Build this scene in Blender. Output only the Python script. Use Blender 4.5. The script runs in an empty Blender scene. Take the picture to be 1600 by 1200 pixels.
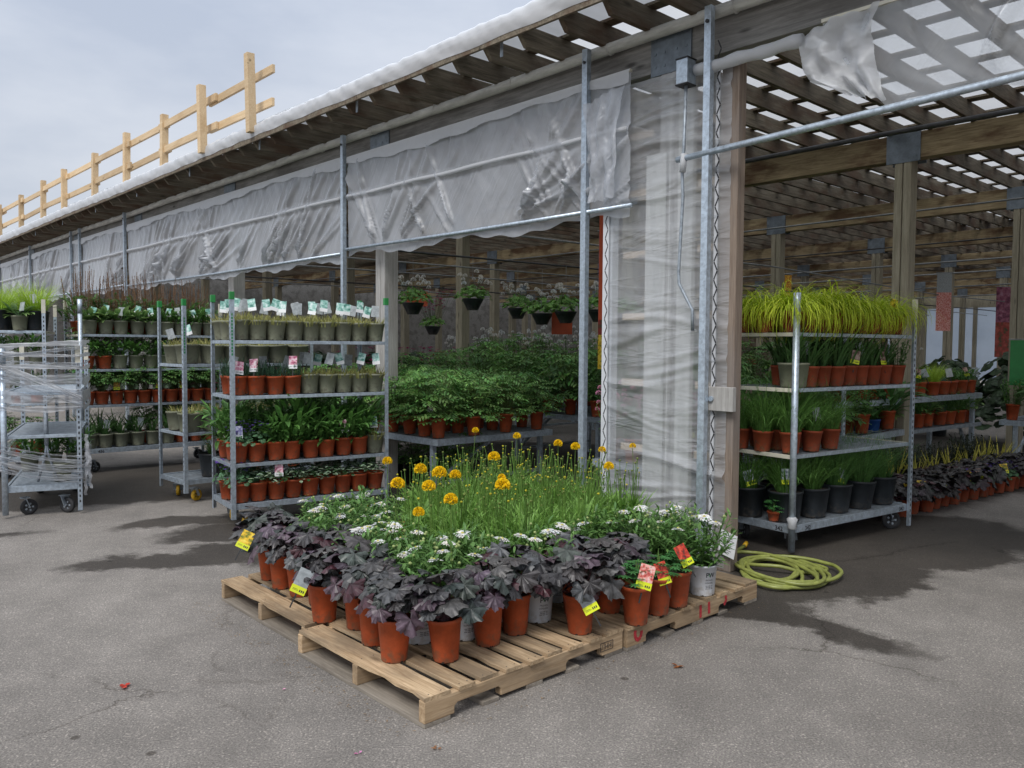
import bpy, math, random
from math import sin, cos, pi, radians as R, sqrt
from mathutils import Vector, Matrix
random.seed(11)
scn = bpy.context.scene
COL = scn.collection

# ------------------------------------------------------------------ camera
cd = bpy.data.cameras.new('camera'); cam = bpy.data.objects.new('camera', cd); COL.objects.link(cam); scn.camera = cam
PITCH, ROLL, FPX, CH = -0.0474, 0.0068, 1265.6, 1.4929
cd.sensor_width = 36; cd.lens = 36*FPX/1600; cd.clip_start = .05; cd.clip_end = 500
fw = Vector((0, cos(PITCH), sin(PITCH))); u0 = Vector((0, -sin(PITCH), cos(PITCH))); r0 = Vector((1, 0, 0))
rr = cos(ROLL)*r0 + sin(ROLL)*u0; uu = -sin(ROLL)*r0 + cos(ROLL)*u0
m = Matrix((rr, uu, -fw)).transposed().to_4x4(); m.translation = (0, 0, CH); cam.matrix_world = m

# ------------------------------------------------------------------ world, sun, exposure
SUN_EL, SUN_AZ = R(52), R(205)          # azimuth measured clockwise from +Y
w = bpy.data.worlds.new('World'); scn.world = w; w.use_nodes = True
nt = w.node_tree; nt.nodes.clear()
def N(t, typ, **kw):
    n = t.nodes.new(typ)
    for k, v in kw.items():
        if k.startswith('i_'):
            n.inputs[k[2:].replace('_', ' ')].default_value = v
        else: setattr(n, k, v)
    return n
sky = N(nt, 'ShaderNodeTexSky', sky_type='NISHITA'); sky.sun_disc = False; sky.sun_elevation = SUN_EL; sky.sun_rotation = SUN_AZ
tc = N(nt, 'ShaderNodeTexCoord'); sep = N(nt, 'ShaderNodeSeparateXYZ'); nt.links.new(tc.outputs['Generated'], sep.inputs[0])
gr = N(nt, 'ShaderNodeValToRGB'); nt.links.new(sep.outputs['Z'], gr.inputs[0])
e = gr.color_ramp.elements; e[0].position = 0; e[0].color = (.62, .635, .66, 1); e[1].position = 1; e[1].color = (1.02, 1.06, 1.14, 1)
q = e.new(.35); q.color = (.555, .60, .685, 1); q = e.new(.12); q.color = (.605, .63, .675, 1)
mp = N(nt, 'ShaderNodeMapping'); mp.inputs['Scale'].default_value = (1, 1, 2.6); nt.links.new(tc.outputs['Generated'], mp.inputs[0])
nz = N(nt, 'ShaderNodeTexNoise'); nz.inputs['Scale'].default_value = 2.1; nz.inputs['Detail'].default_value = 6; nz.inputs['Roughness'].default_value = .55; nt.links.new(mp.outputs[0], nz.inputs[0])
cr = N(nt, 'ShaderNodeValToRGB'); nt.links.new(nz.outputs[0], cr.inputs[0])
cr.color_ramp.elements[0].position = .36; cr.color_ramp.elements[0].color = (.80, .83, .88, 1); cr.color_ramp.elements[1].position = .66; cr.color_ramp.elements[1].color = (1.16, 1.14, 1.11, 1)
mu = N(nt, 'ShaderNodeMixRGB', blend_type='MULTIPLY'); mu.inputs[0].default_value = 1; nt.links.new(gr.outputs[0], mu.inputs[1]); nt.links.new(cr.outputs[0], mu.inputs[2])
bg = N(nt, 'ShaderNodeBackground'); bg.inputs['Strength'].default_value = .83; nt.links.new(mu.outputs[0], bg.inputs[0])
bs = N(nt, 'ShaderNodeBackground'); bs.inputs['Strength'].default_value = .05; nt.links.new(sky.outputs[0], bs.inputs[0])
mx = N(nt, 'ShaderNodeMixShader'); mx.inputs[0].default_value = .12; nt.links.new(bg.outputs[0], mx.inputs[1]); nt.links.new(bs.outputs[0], mx.inputs[2])
wo = N(nt, 'ShaderNodeOutputWorld'); nt.links.new(mx.outputs[0], wo.inputs[0])
sl = bpy.data.lights.new('sun', 'SUN'); so = bpy.data.objects.new('sun', sl); COL.objects.link(so)
sl.energy = 1.5; sl.angle = R(22); sl.color = (1, .97, .93)
sd = Vector((sin(SUN_AZ)*cos(SUN_EL), cos(SUN_AZ)*cos(SUN_EL), sin(SUN_EL)))
so.rotation_euler = sd.to_track_quat('Z', 'Y').to_euler()
scn.view_settings.view_transform = 'Standard'; scn.view_settings.look = 'None'; scn.view_settings.exposure = 0.62; scn.view_settings.gamma = 1
scn.cycles.transparent_max_bounces = 12; scn.cycles.max_bounces = 6; scn.cycles.diffuse_bounces = 3; scn.cycles.transmission_bounces = 4; scn.cycles.glossy_bounces = 2
scn.cycles.caustics_reflective = False; scn.cycles.caustics_refractive = False

# ------------------------------------------------------------------ materials
MATS = {}
def newmat(name):
    m = bpy.data.materials.new(name); m.use_nodes = True; t = m.node_tree
    b = t.nodes['Principled BSDF']; MATS[name] = m; return m, t, b
def mat_simple(name, col, rough=.5, metal=0, var=.12, scale=14, bump=.0, spec=.5, stretch=(1, 1, 1), col2=None, thr=(.35, .65), coords='Object'):
    m, t, b = newmat(name)
    c = N(t, 'ShaderNodeTexCoord'); mp = N(t, 'ShaderNodeMapping'); mp.inputs['Scale'].default_value = stretch; t.links.new(c.outputs[coords], mp.inputs[0])
    oi = N(t, 'ShaderNodeObjectInfo'); ad = N(t, 'ShaderNodeVectorMath', operation='ADD'); t.links.new(mp.outputs[0], ad.inputs[0])
    ml = N(t, 'ShaderNodeVectorMath', operation='SCALE'); ml.inputs['Scale'].default_value = 37.; cb = N(t, 'ShaderNodeCombineXYZ')
    for k in range(3): t.links.new(oi.outputs['Random'], cb.inputs[k])
    t.links.new(cb.outputs[0], ml.inputs[0]); t.links.new(ml.outputs[0], ad.inputs[1])
    n = N(t, 'ShaderNodeTexNoise'); n.inputs['Scale'].default_value = scale; n.inputs['Detail'].default_value = 6; n.inputs['Roughness'].default_value = .65; t.links.new(ad.outputs[0], n.inputs[0])
    r = N(t, 'ShaderNodeValToRGB'); r.color_ramp.elements[0].position = thr[0]; r.color_ramp.elements[1].position = thr[1]
    a = tuple(x*(1-var) for x in col); d = col2 or tuple(min(1, x*(1+var)) for x in col)
    r.color_ramp.elements[0].color = (*a, 1); r.color_ramp.elements[1].color = (*d, 1); t.links.new(n.outputs[0], r.inputs[0])
    hv = N(t, 'ShaderNodeHueSaturation'); mr = N(t, 'ShaderNodeMapRange'); mr.inputs['To Min'].default_value = .88; mr.inputs['To Max'].default_value = 1.12
    t.links.new(oi.outputs['Random'], mr.inputs[0]); t.links.new(mr.outputs[0], hv.inputs['Value']); t.links.new(r.outputs[0], hv.inputs['Color'])
    t.links.new(hv.outputs[0], b.inputs['Base Color']); b.inputs['Roughness'].default_value = rough; b.inputs['Metallic'].default_value = metal; b.inputs['Specular IOR Level'].default_value = spec
    if bump:
        bp = N(t, 'ShaderNodeBump'); bp.inputs['Strength'].default_value = bump; bp.inputs['Distance'].default_value = .004; t.links.new(n.outputs[0], bp.inputs['Height']); t.links.new(bp.outputs[0], b.inputs['Normal'])
    return m
def mat_wood(name, c1, c2, stain=None, axis=0, grain=9, stain_amt=.5, rough=.75, knots=True):
    """grain runs along the local axis of the object"""
    m, t, b = newmat(name)
    c = N(t, 'ShaderNodeTexCoord'); oi = N(t, 'ShaderNodeObjectInfo'); cb = N(t, 'ShaderNodeCombineXYZ')
    for k in range(3): t.links.new(oi.outputs['Random'], cb.inputs[k])
    ml = N(t, 'ShaderNodeVectorMath', operation='SCALE'); ml.inputs['Scale'].default_value = 53.; t.links.new(cb.outputs[0], ml.inputs[0])
    ad = N(t, 'ShaderNodeVectorMath', operation='ADD'); t.links.new(c.outputs['Object'], ad.inputs[0]); t.links.new(ml.outputs[0], ad.inputs[1])
    s = [grain*6]*3; s[axis] = grain*.35
    mp = N(t, 'ShaderNodeMapping'); mp.inputs['Scale'].default_value = s; t.links.new(ad.outputs[0], mp.inputs[0])
    n = N(t, 'ShaderNodeTexNoise'); n.inputs['Scale'].default_value = 1; n.inputs['Detail'].default_value = 5; n.inputs['Roughness'].default_value = .7; n.inputs['Distortion'].default_value = .6; t.links.new(mp.outputs[0], n.inputs[0])
    r = N(t, 'ShaderNodeValToRGB'); r.color_ramp.elements[0].position = .32; r.color_ramp.elements[1].position = .66
    r.color_ramp.elements[0].color = (*c1, 1); r.color_ramp.elements[1].color = (*c2, 1); t.links.new(n.outputs[0], r.inputs[0])
    s2 = [2.6]*3; s2[axis] = .9
    mp2 = N(t, 'ShaderNodeMapping'); mp2.inputs['Scale'].default_value = s2; t.links.new(ad.outputs[0], mp2.inputs[0])
    n2 = N(t, 'ShaderNodeTexNoise'); n2.inputs['Scale'].default_value = 1.6; n2.inputs['Detail'].default_value = 5; n2.inputs['Roughness'].default_value = .6; t.links.new(mp2.outputs[0], n2.inputs[0])
    r2 = N(t, 'ShaderNodeValToRGB'); r2.color_ramp.elements[0].position = .48; r2.color_ramp.elements[1].position = .62
    r2.color_ramp.elements[0].color = (0, 0, 0, 1); r2.color_ramp.elements[1].color = (stain_amt,)*3+(1,); t.links.new(n2.outputs[0], r2.inputs[0])
    mx = N(t, 'ShaderNodeMixRGB'); t.links.new(r2.outputs[0], mx.inputs[0]); t.links.new(r.outputs[0], mx.inputs[1]); mx.inputs[2].default_value = (*(stain or tuple(x*.35 for x in c1)), 1)
    last = mx
    if knots:
        vo = N(t, 'ShaderNodeTexVoronoi'); s3 = [5.]*3; s3[axis] = 1.6
        mp3 = N(t, 'ShaderNodeMapping'); mp3.inputs['Scale'].default_value = s3; t.links.new(ad.outputs[0], mp3.inputs[0]); t.links.new(mp3.outputs[0], vo.inputs[0]); vo.inputs['Scale'].default_value = 1.2
        rk = N(t, 'ShaderNodeValToRGB'); rk.color_ramp.elements[0].position = .05; rk.color_ramp.elements[0].color = (.8,)*3+(1,); rk.color_ramp.elements[1].position = .13; rk.color_ramp.elements[1].color = (0, 0, 0, 1)
        t.links.new(vo.outputs['Distance'], rk.inputs[0]); m3 = N(t, 'ShaderNodeMixRGB'); t.links.new(rk.outputs[0], m3.inputs[0]); t.links.new(mx.outputs[0], m3.inputs[1]); m3.inputs[2].default_value = (*tuple(x*.3 for x in c1), 1); last = m3
    hv = N(t, 'ShaderNodeHueSaturation'); mr = N(t, 'ShaderNodeMapRange'); mr.inputs['To Min'].default_value = .8; mr.inputs['To Max'].default_value = 1.15
    t.links.new(oi.outputs['Random'], mr.inputs[0]); t.links.new(mr.outputs[0], hv.inputs['Value']); t.links.new(last.outputs[0], hv.inputs['Color'])
    t.links.new(hv.outputs[0], b.inputs['Base Color']); b.inputs['Roughness'].default_value = rough; b.inputs['Specular IOR Level'].default_value = .25
    bp = N(t, 'ShaderNodeBump'); bp.inputs['Strength'].default_value = .35; bp.inputs['Distance'].default_value = .004; t.links.new(n.outputs[0], bp.inputs['Height']); t.links.new(bp.outputs[0], b.inputs['Normal'])
    return m
mat_wood('beam_wood', (.22, .165, .09), (.43, .34, .205), stain=(.085, .036, .018), axis=0, stain_amt=.8)
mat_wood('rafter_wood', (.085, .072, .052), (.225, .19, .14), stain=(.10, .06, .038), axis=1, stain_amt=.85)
mat_wood('post_wood', (.26, .235, .17), (.43, .39, .295), axis=2, stain_amt=.15)
mat_wood('grey_wood', (.30, .29, .275), (.50, .49, .47), stain=(.2, .18, .16), axis=2, stain_amt=.45)
mat_wood('tan_wood', (.20, .15, .115), (.34, .27, .215), stain=(.25, .22, .2), axis=2, stain_amt=.6)
mat_wood('new_wood', (.62, .44, .25), (.76, .59, .38), stain=(.5, .34, .18), axis=0, stain_amt=.5, rough=.6)
mat_wood('pallet_wood', (.29, .19, .105), (.60, .45, .285), stain=(.20, .15, .10), axis=1, stain_amt=.8, grain=11)
mat_wood('pallet_wood_x', (.30, .20, .11), (.56, .41, .26), stain=(.20, .15, .10), axis=0, stain_amt=.7)
mat_wood('pallet_old', (.19, .165, .135), (.34, .30, .25), stain=(.12, .1, .08), axis=1, stain_amt=.5)
mat_wood('fascia_wood', (.20, .195, .185), (.38, .37, .35), stain=(.13, .12, .11), axis=0, stain_amt=.6)
mat_wood('pale_wood', (.50, .50, .48), (.72, .71, .68), stain=(.42, .45, .38), axis=2, stain_amt=.4)
mat_wood('board_wood', (.55, .42, .30), (.74, .60, .46), axis=0, stain_amt=.3)
mat_simple('galvanised', (.46, .53, .60), rough=.42, metal=.65, var=.22, scale=30)
mat_simple('galvanised_dull', (.32, .36, .40), rough=.5, metal=.5, var=.25, scale=24)
mat_simple('plate_metal', (.20, .235, .27), rough=.5, metal=.5, var=.2, scale=12)
mat_simple('dark_pipe', (.05, .05, .052), rough=.5, metal=.3, var=.3)
mat_simple('grey_pipe', (.25, .26, .26), rough=.5, metal=.3, var=.2)
mat_simple('drain_plastic', (.55, .55, .52), rough=.5, var=.25, scale=6, stretch=(.6, 3, 3))
mat_simple('cream_metal', (.66, .63, .52), rough=.5, var=.08)
mat_simple('green_cap', (.02, .22, .05), rough=.45, var=.1)
mat_simple('green_print', (.02, .20, .07), rough=.5, var=.1)
mat_simple('terracotta', (.39, .074, .024), rough=.55, var=.24, scale=11, spec=.35)
def dirty_foot(name, dirt=(.13, .085, .05)):
    # soil splashed up the foot of the pot and dusty smears
    m = MATS[name]; t = m.node_tree; b = t.nodes['Principled BSDF']; src = b.inputs['Base Color'].links[0].from_socket
    c = N(t, 'ShaderNodeTexCoord'); sp = N(t, 'ShaderNodeSeparateXYZ'); t.links.new(c.outputs['Object'], sp.inputs[0]); oi = N(t, 'ShaderNodeObjectInfo')
    ad = N(t, 'ShaderNodeVectorMath', operation='ADD'); t.links.new(c.outputs['Object'], ad.inputs[0]); t.links.new(oi.outputs['Location'], ad.inputs[1])
    n = N(t, 'ShaderNodeTexNoise'); n.inputs['Scale'].default_value = 34; n.inputs['Detail'].default_value = 5; t.links.new(ad.outputs[0], n.inputs[0])
    mr = N(t, 'ShaderNodeMapRange'); mr.inputs['From Min'].default_value = 0; mr.inputs['From Max'].default_value = .10; mr.inputs['To Min'].default_value = .20; mr.inputs['To Max'].default_value = -.06; t.links.new(sp.outputs['Z'], mr.inputs[0])
    sm = N(t, 'ShaderNodeMath', operation='ADD'); t.links.new(n.outputs[0], sm.inputs[0]); t.links.new(mr.outputs[0], sm.inputs[1])
    r = N(t, 'ShaderNodeValToRGB'); r.color_ramp.elements[0].position = .56; r.color_ramp.elements[0].color = (0, 0, 0, 1); r.color_ramp.elements[1].position = .78; r.color_ramp.elements[1].color = (.65, .65, .65, 1); t.links.new(sm.outputs[0], r.inputs[0])
    x = N(t, 'ShaderNodeMixRGB'); t.links.new(r.outputs[0], x.inputs[0]); t.links.new(src, x.inputs[1]); x.inputs[2].default_value = (*dirt, 1); t.links.new(x.outputs[0], b.inputs['Base Color'])
mat_simple('terracotta_dull', (.30, .062, .026), rough=.6, var=.2, scale=7, spec=.3)
mat_simple('sage_plastic', (.225, .235, .165), rough=.55, var=.12, scale=7)
mat_simple('black_plastic', (.018, .022, .026), rough=.45, var=.3, scale=9)
mat_simple('blue_plastic', (.02, .09, .33), rough=.5, var=.15)
mat_simple('white_plastic', (.64, .66, .69), rough=.45, var=.07, scale=8)
dirty_foot('terracotta'); dirty_foot('terracotta_dull'); dirty_foot('sage_plastic', (.10, .085, .06)); dirty_foot('white_plastic', (.42, .38, .33)); dirty_foot('black_plastic', (.07, .06, .05))
mat_simple('ink', (.03, .03, .035), rough=.6, var=.1)
mat_simple('soil', (.03, .02, .014), rough=.95, var=.5, scale=90, bump=.6)
mat_simple('rubber', (.03, .03, .032), rough=.7, var=.3)
mat_simple('yellow_wheel', (.72, .42, .02), rough=.5, var=.12)
mat_simple('hose_rubber', (.235, .26, .065), rough=.42, var=.22, scale=16)
mat_simple('card_yellow', (.72, .80, .02), rough=.45, var=.05)
mat_simple('card_white', (.78, .79, .80), rough=.5, var=.05)
mat_simple('card_grey', (.33, .36, .37), rough=.4, var=.25, scale=40)
mat_simple('orange_sign', (.46, .075, .025), rough=.6, var=.1)
mat_simple('stick_black', (.02, .02, .02), rough=.5, var=.1)
mat_simple('red_spray', (.42, .03, .04), rough=.8, var=.3, scale=60)
mat_simple('wall_panel_white', (.60, .64, .68), rough=.6, var=.12, scale=1.2)
def mat_print(name, cols, scale=45):
    m, t, b = newmat(name); c = N(t, 'ShaderNodeTexCoord'); oi = N(t, 'ShaderNodeObjectInfo'); ad = N(t, 'ShaderNodeVectorMath', operation='ADD')
    sc = N(t, 'ShaderNodeVectorMath', operation='SCALE'); sc.inputs['Scale'].default_value = 9.; t.links.new(oi.outputs['Location'], sc.inputs[0])
    t.links.new(c.outputs['Object'], ad.inputs[0]); t.links.new(sc.outputs[0], ad.inputs[1])
    n = N(t, 'ShaderNodeTexNoise'); n.inputs['Scale'].default_value = scale; n.inputs['Detail'].default_value = 3; t.links.new(ad.outputs[0], n.inputs[0])
    r = N(t, 'ShaderNodeValToRGB'); t.links.new(n.outputs[0], r.inputs[0]); r.color_ramp.elements[0].position = .34; r.color_ramp.elements[1].position = .66
    r.color_ramp.elements[0].color = (*cols[0], 1); r.color_ramp.elements[1].color = (*cols[-1], 1)
    for i, k in enumerate(cols[1:-1]): q = r.color_ramp.elements.new(.34+.32*(i+1)/(len(cols)-1)); q.color = (*k, 1)
    t.links.new(r.outputs[0], b.inputs['Base Color']); b.inputs['Roughness'].default_value = .35
mat_print('photo_pink', [(.35, .05, .12), (.75, .35, .45), (.8, .7, .72)])
mat_print('photo_coral', [(.5, .06, .05), (.8, .3, .25), (.85, .6, .55)], 60)
mat_print('photo_red', [(.12, .03, .02), (.55, .04, .02), (.75, .12, .06)], 60)
mat_print('photo_mint', [(.05, .2, .16), (.3, .55, .48), (.7, .82, .8)], 30)
mat_print('photo_brown', [(.12, .06, .05), (.38, .25, .2), (.5, .38, .33)], 40)
mat_print('photo_orange', [(.2, .1, .02), (.7, .3, .02), (.75, .6, .1)], 40)
mat_print('photo_grey', [(.08, .1, .14), (.35, .4, .5), (.75, .78, .82)], 50)
mat_print('photo_violet', [(.12, .1, .3), (.4, .4, .65), (.75, .75, .82)], 50)
mat_print('photo_yellow', [(.1, .15, .01), (.8, .5, .02), (.85, .7, .1)], 35)
mat_print('banner_flower', [(.12, .02, .06), (.3, .08, .14), (.4, .2, .28)], 12)
mat_print('banner_red', [(.05, .06, .02), (.28, .03, .02), (.4, .08, .05)], 10)
# leaf and petal material: colour from the mesh, light passes through
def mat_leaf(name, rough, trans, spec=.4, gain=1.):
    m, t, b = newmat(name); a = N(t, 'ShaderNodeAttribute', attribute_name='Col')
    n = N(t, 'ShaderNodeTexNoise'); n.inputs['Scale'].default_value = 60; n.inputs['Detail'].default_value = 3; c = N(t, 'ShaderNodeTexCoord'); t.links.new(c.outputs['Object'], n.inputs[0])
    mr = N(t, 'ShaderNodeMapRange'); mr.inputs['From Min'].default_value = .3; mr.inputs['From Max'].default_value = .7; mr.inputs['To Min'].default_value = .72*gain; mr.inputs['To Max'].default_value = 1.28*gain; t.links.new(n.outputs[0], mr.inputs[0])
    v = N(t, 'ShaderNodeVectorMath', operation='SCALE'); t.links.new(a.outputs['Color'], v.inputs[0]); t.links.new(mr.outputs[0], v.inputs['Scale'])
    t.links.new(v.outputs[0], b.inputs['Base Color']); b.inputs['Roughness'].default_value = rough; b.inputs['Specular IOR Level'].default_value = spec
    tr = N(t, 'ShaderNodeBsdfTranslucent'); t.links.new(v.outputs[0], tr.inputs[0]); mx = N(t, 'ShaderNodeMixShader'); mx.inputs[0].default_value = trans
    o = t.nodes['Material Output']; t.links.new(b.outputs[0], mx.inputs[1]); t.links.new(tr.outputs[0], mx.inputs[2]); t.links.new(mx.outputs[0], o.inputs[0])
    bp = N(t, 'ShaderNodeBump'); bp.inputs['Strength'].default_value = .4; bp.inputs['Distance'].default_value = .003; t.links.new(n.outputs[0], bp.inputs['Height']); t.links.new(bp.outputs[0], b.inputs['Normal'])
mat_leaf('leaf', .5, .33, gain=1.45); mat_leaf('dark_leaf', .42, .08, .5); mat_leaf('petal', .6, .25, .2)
# polythene films
def mat_film(name, tint, clear, gloss=.25, rough=.28, diff=.5, cloud=.15, crease=0):
    m, t, b = newmat(name); t.nodes.remove(b); o = t.nodes['Material Output']
    tr = N(t, 'ShaderNodeBsdfTransparent'); tr.inputs[0].default_value = (.93, .95, .97, 1)
    d = N(t, 'ShaderNodeBsdfDiffuse'); d.inputs[0].default_value = (*tint, 1); l = N(t, 'ShaderNodeBsdfTranslucent'); l.inputs[0].default_value = (*tint, 1)
    m1 = N(t, 'ShaderNodeMixShader'); m1.inputs[0].default_value = 1-diff; t.links.new(d.outputs[0], m1.inputs[1]); t.links.new(l.outputs[0], m1.inputs[2])
    c = N(t, 'ShaderNodeTexCoord'); n = N(t, 'ShaderNodeTexNoise'); n.inputs['Scale'].default_value = 1.7; n.inputs['Detail'].default_value = 5; t.links.new(c.outputs['Object'], n.inputs[0])
    mr = N(t, 'ShaderNodeMapRange'); mr.inputs['From Min'].default_value = .3; mr.inputs['From Max'].default_value = .7; mr.inputs['To Min'].default_value = clear-cloud; mr.inputs['To Max'].default_value = clear+cloud; t.links.new(n.outputs[0], mr.inputs[0])
    m2 = N(t, 'ShaderNodeMixShader'); t.links.new(mr.outputs[0], m2.inputs[0]); t.links.new(m1.outputs[0], m2.inputs[1]); t.links.new(tr.outputs[0], m2.inputs[2])
    g = N(t, 'ShaderNodeBsdfGlossy'); g.inputs['Roughness'].default_value = rough; g.inputs[0].default_value = (.9, .93, .97, 1)
    fr = N(t, 'ShaderNodeLayerWeight'); fr.inputs[0].default_value = .5; pw = N(t, 'ShaderNodeMath', operation='POWER'); pw.inputs[1].default_value = 3.2; t.links.new(fr.outputs['Facing'], pw.inputs[0]); ml = N(t, 'ShaderNodeMath', operation='MULTIPLY_ADD'); ml.inputs[1].default_value = .8; ml.inputs[2].default_value = gloss*.35; t.links.new(pw.outputs[0], ml.inputs[0])
    m3 = N(t, 'ShaderNodeMixShader'); t.links.new(ml.outputs[0], m3.inputs[0]); t.links.new(m2.outputs[0], m3.inputs[1]); t.links.new(g.outputs[0], m3.inputs[2]); t.links.new(m3.outputs[0], o.inputs[0])
    n2 = N(t, 'ShaderNodeTexNoise'); n2.inputs['Scale'].default_value = 22; n2.inputs['Detail'].default_value = 4; t.links.new(c.outputs['Object'], n2.inputs[0])
    bp = N(t, 'ShaderNodeBump'); bp.inputs['Strength'].default_value = .25; bp.inputs['Distance'].default_value = .01; t.links.new(n2.outputs[0], bp.inputs['Height'])
    if crease:
        prevb = bp
        for ang, sx_, sz_, st_ in (((36, 8, .7, .22), (-24, 10, .9, .14)) if crease == 1 else ((82, 9, .7, .30), (97, 12, .8, .24))):
            mpc = N(t, 'ShaderNodeMapping', vector_type='TEXTURE'); mpc.inputs['Rotation'].default_value = (0, R(ang), 0); mpc.inputs['Scale'].default_value = (1/sx_, .3, 1/sz_); t.links.new(c.outputs['Object'], mpc.inputs[0])
            nc = N(t, 'ShaderNodeTexNoise'); nc.inputs['Scale'].default_value = 1; nc.inputs['Detail'].default_value = 5; nc.inputs['Roughness'].default_value = .6; nc.inputs['Distortion'].default_value = .5; t.links.new(mpc.outputs[0], nc.inputs[0])
            rc = N(t, 'ShaderNodeValToRGB'); rc.color_ramp.elements[0].position = .50; rc.color_ramp.elements[1].position = .64; t.links.new(nc.outputs[0], rc.inputs[0])
            bc = N(t, 'ShaderNodeBump'); bc.inputs['Strength'].default_value = st_; bc.inputs['Distance'].default_value = .03; t.links.new(rc.outputs[0], bc.inputs['Height']); t.links.new(prevb.outputs[0], bc.inputs['Normal']); prevb = bc
        bp = prevb
    for x in (g, d): t.links.new(bp.outputs[0], x.inputs['Normal'])
    t.links.new(bp.outputs[0], fr.inputs['Normal'])
mat_film('curtain_film', (.68, .70, .745), .44, diff=.62, gloss=.14, rough=.38, crease=1)
mat_film('clear_film', (.84, .86, .89), .64, cloud=.14, gloss=.2, rough=.35, crease=1)
mat_film('wall_clear_film', (.88, .89, .91), .66, cloud=.12, gloss=.25, rough=.35, crease=2)
mat_film('flap_film', (.84, .85, .87), .18, gloss=.08, rough=.45)
mat_film('roof_film', (.90, .91, .92), .22, gloss=.1, cloud=.06, diff=.35)
mat_film('white_film', (.80, .81, .83), .12, rough=.5, gloss=.03, cloud=.05, diff=.6)
mat_film('wrap_film', (.80, .81, .84), .58, cloud=.25, gloss=.15, rough=.45)
mat_film('wall_film', (.72, .78, .85), .10, cloud=.08, diff=.3, gloss=.1)
# asphalt with wet stains and broad darker areas
m, t, b = newmat('asphalt'); c = N(t, 'ShaderNodeTexCoord')
def noise(sc, det=4, ro=.6, src=None):
    n = N(t, 'ShaderNodeTexNoise'); n.inputs['Scale'].default_value = sc; n.inputs['Detail'].default_value = det; n.inputs['Roughness'].default_value = ro; t.links.new((src or c.outputs['Object']), n.inputs[0]); return n
big = noise(.55, 6, .65); mid = noise(4.5, 5, .7); fine = noise(120, 3, .7); vo = N(t, 'ShaderNodeTexVoronoi'); vo.inputs['Scale'].default_value = 150; t.links.new(c.outputs['Object'], vo.inputs[0])
r1 = N(t, 'ShaderNodeValToRGB'); r1.color_ramp.elements[0].position = .3; r1.color_ramp.elements[0].color = (.158, .146, .134, 1); r1.color_ramp.elements[1].position = .7; r1.color_ramp.elements[1].color = (.268, .249, .230, 1); t.links.new(big.outputs[0], r1.inputs[0])
r2 = N(t, 'ShaderNodeValToRGB'); r2.color_ramp.elements[0].position = .3; r2.color_ramp.elements[0].color = (.86, .86, .86, 1); r2.color_ramp.elements[1].position = .72; r2.color_ramp.elements[1].color = (1.13, 1.125, 1.12, 1); t.links.new(mid.outputs[0], r2.inputs[0])
r3 = N(t, 'ShaderNodeValToRGB'); r3.color_ramp.elements[0].position = .36; r3.color_ramp.elements[0].color = (.60, .60, .60, 1); r3.color_ramp.elements[1].position = .64; r3.color_ramp.elements[1].color = (1.34, 1.33, 1.31, 1); t.links.new(fine.outputs[0], r3.inputs[0])
sv = N(t, 'ShaderNodeSeparateColor'); t.links.new(vo.outputs['Color'], sv.inputs[0])
r4 = N(t, 'ShaderNodeValToRGB'); r4.color_ramp.elements[0].position = .86; r4.color_ramp.elements[0].color = (1, 1, 1, 1); r4.color_ramp.elements[1].position = .97; r4.color_ramp.elements[1].color = (1.6, 1.58, 1.55, 1); t.links.new(sv.outputs[0], r4.inputs[0])
def mul(a, bb):
    x = N(t, 'ShaderNodeMixRGB', blend_type='MULTIPLY'); x.inputs[0].default_value = 1; t.links.new(a, x.inputs[1]); t.links.new(bb, x.inputs[2]); return x.outputs[0]
col = mul(mul(mul(r1.outputs[0], r2.outputs[0]), r3.outputs[0]), r4.outputs[0])
vs_ = N(t, 'ShaderNodeTexVoronoi'); vs_.inputs['Scale'].default_value = 2.6; t.links.new(c.outputs['Object'], vs_.inputs[0])
r5 = N(t, 'ShaderNodeValToRGB'); r5.color_ramp.elements[0].position = .035; r5.color_ramp.elements[0].color = (.45, .43, .41, 1); r5.color_ramp.elements[1].position = .06; r5.color_ramp.elements[1].color = (1, 1, 1, 1); t.links.new(vs_.outputs['Distance'], r5.inputs[0]); col = mul(col, r5.outputs[0])
ve = N(t, 'ShaderNodeTexVoronoi', feature='DISTANCE_TO_EDGE'); ve.inputs['Scale'].default_value = .42; wv = N(t, 'ShaderNodeVectorMath', operation='MULTIPLY_ADD'); cn = noise(3.2, 5, .7); t.links.new(cn.outputs['Color'], wv.inputs[0]); wv.inputs[1].default_value = (.35, .35, 0); t.links.new(c.outputs['Object'], wv.inputs[2]); t.links.new(wv.outputs[0], ve.inputs[0])
r6 = N(t, 'ShaderNodeValToRGB'); r6.color_ramp.elements[0].position = .0; r6.color_ramp.elements[0].color = (.5, .48, .46, 1); r6.color_ramp.elements[1].position = .0045; r6.color_ramp.elements[1].color = (1, 1, 1, 1); t.links.new(ve.outputs['Distance'], r6.inputs[0])
mk = N(t, 'ShaderNodeMixRGB'); rk_ = N(t, 'ShaderNodeValToRGB'); rk_.color_ramp.elements[0].position = .5; rk_.color_ramp.elements[1].position = .6; t.links.new(noise(.8, 2).outputs[0], rk_.inputs[0]); t.links.new(rk_.outputs[0], mk.inputs[0]); mk.inputs[1].default_value = (1, 1, 1, 1); t.links.new(r6.outputs[0], mk.inputs[2]); col = mul(col, mk.outputs[0])
dn = noise(1.9, 6, .7); dv = N(t, 'ShaderNodeVectorMath', operation='MULTIPLY_ADD'); t.links.new(dn.outputs['Color'], dv.inputs[0]); dv.inputs[1].default_value = (.75, .75, 0); 
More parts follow.
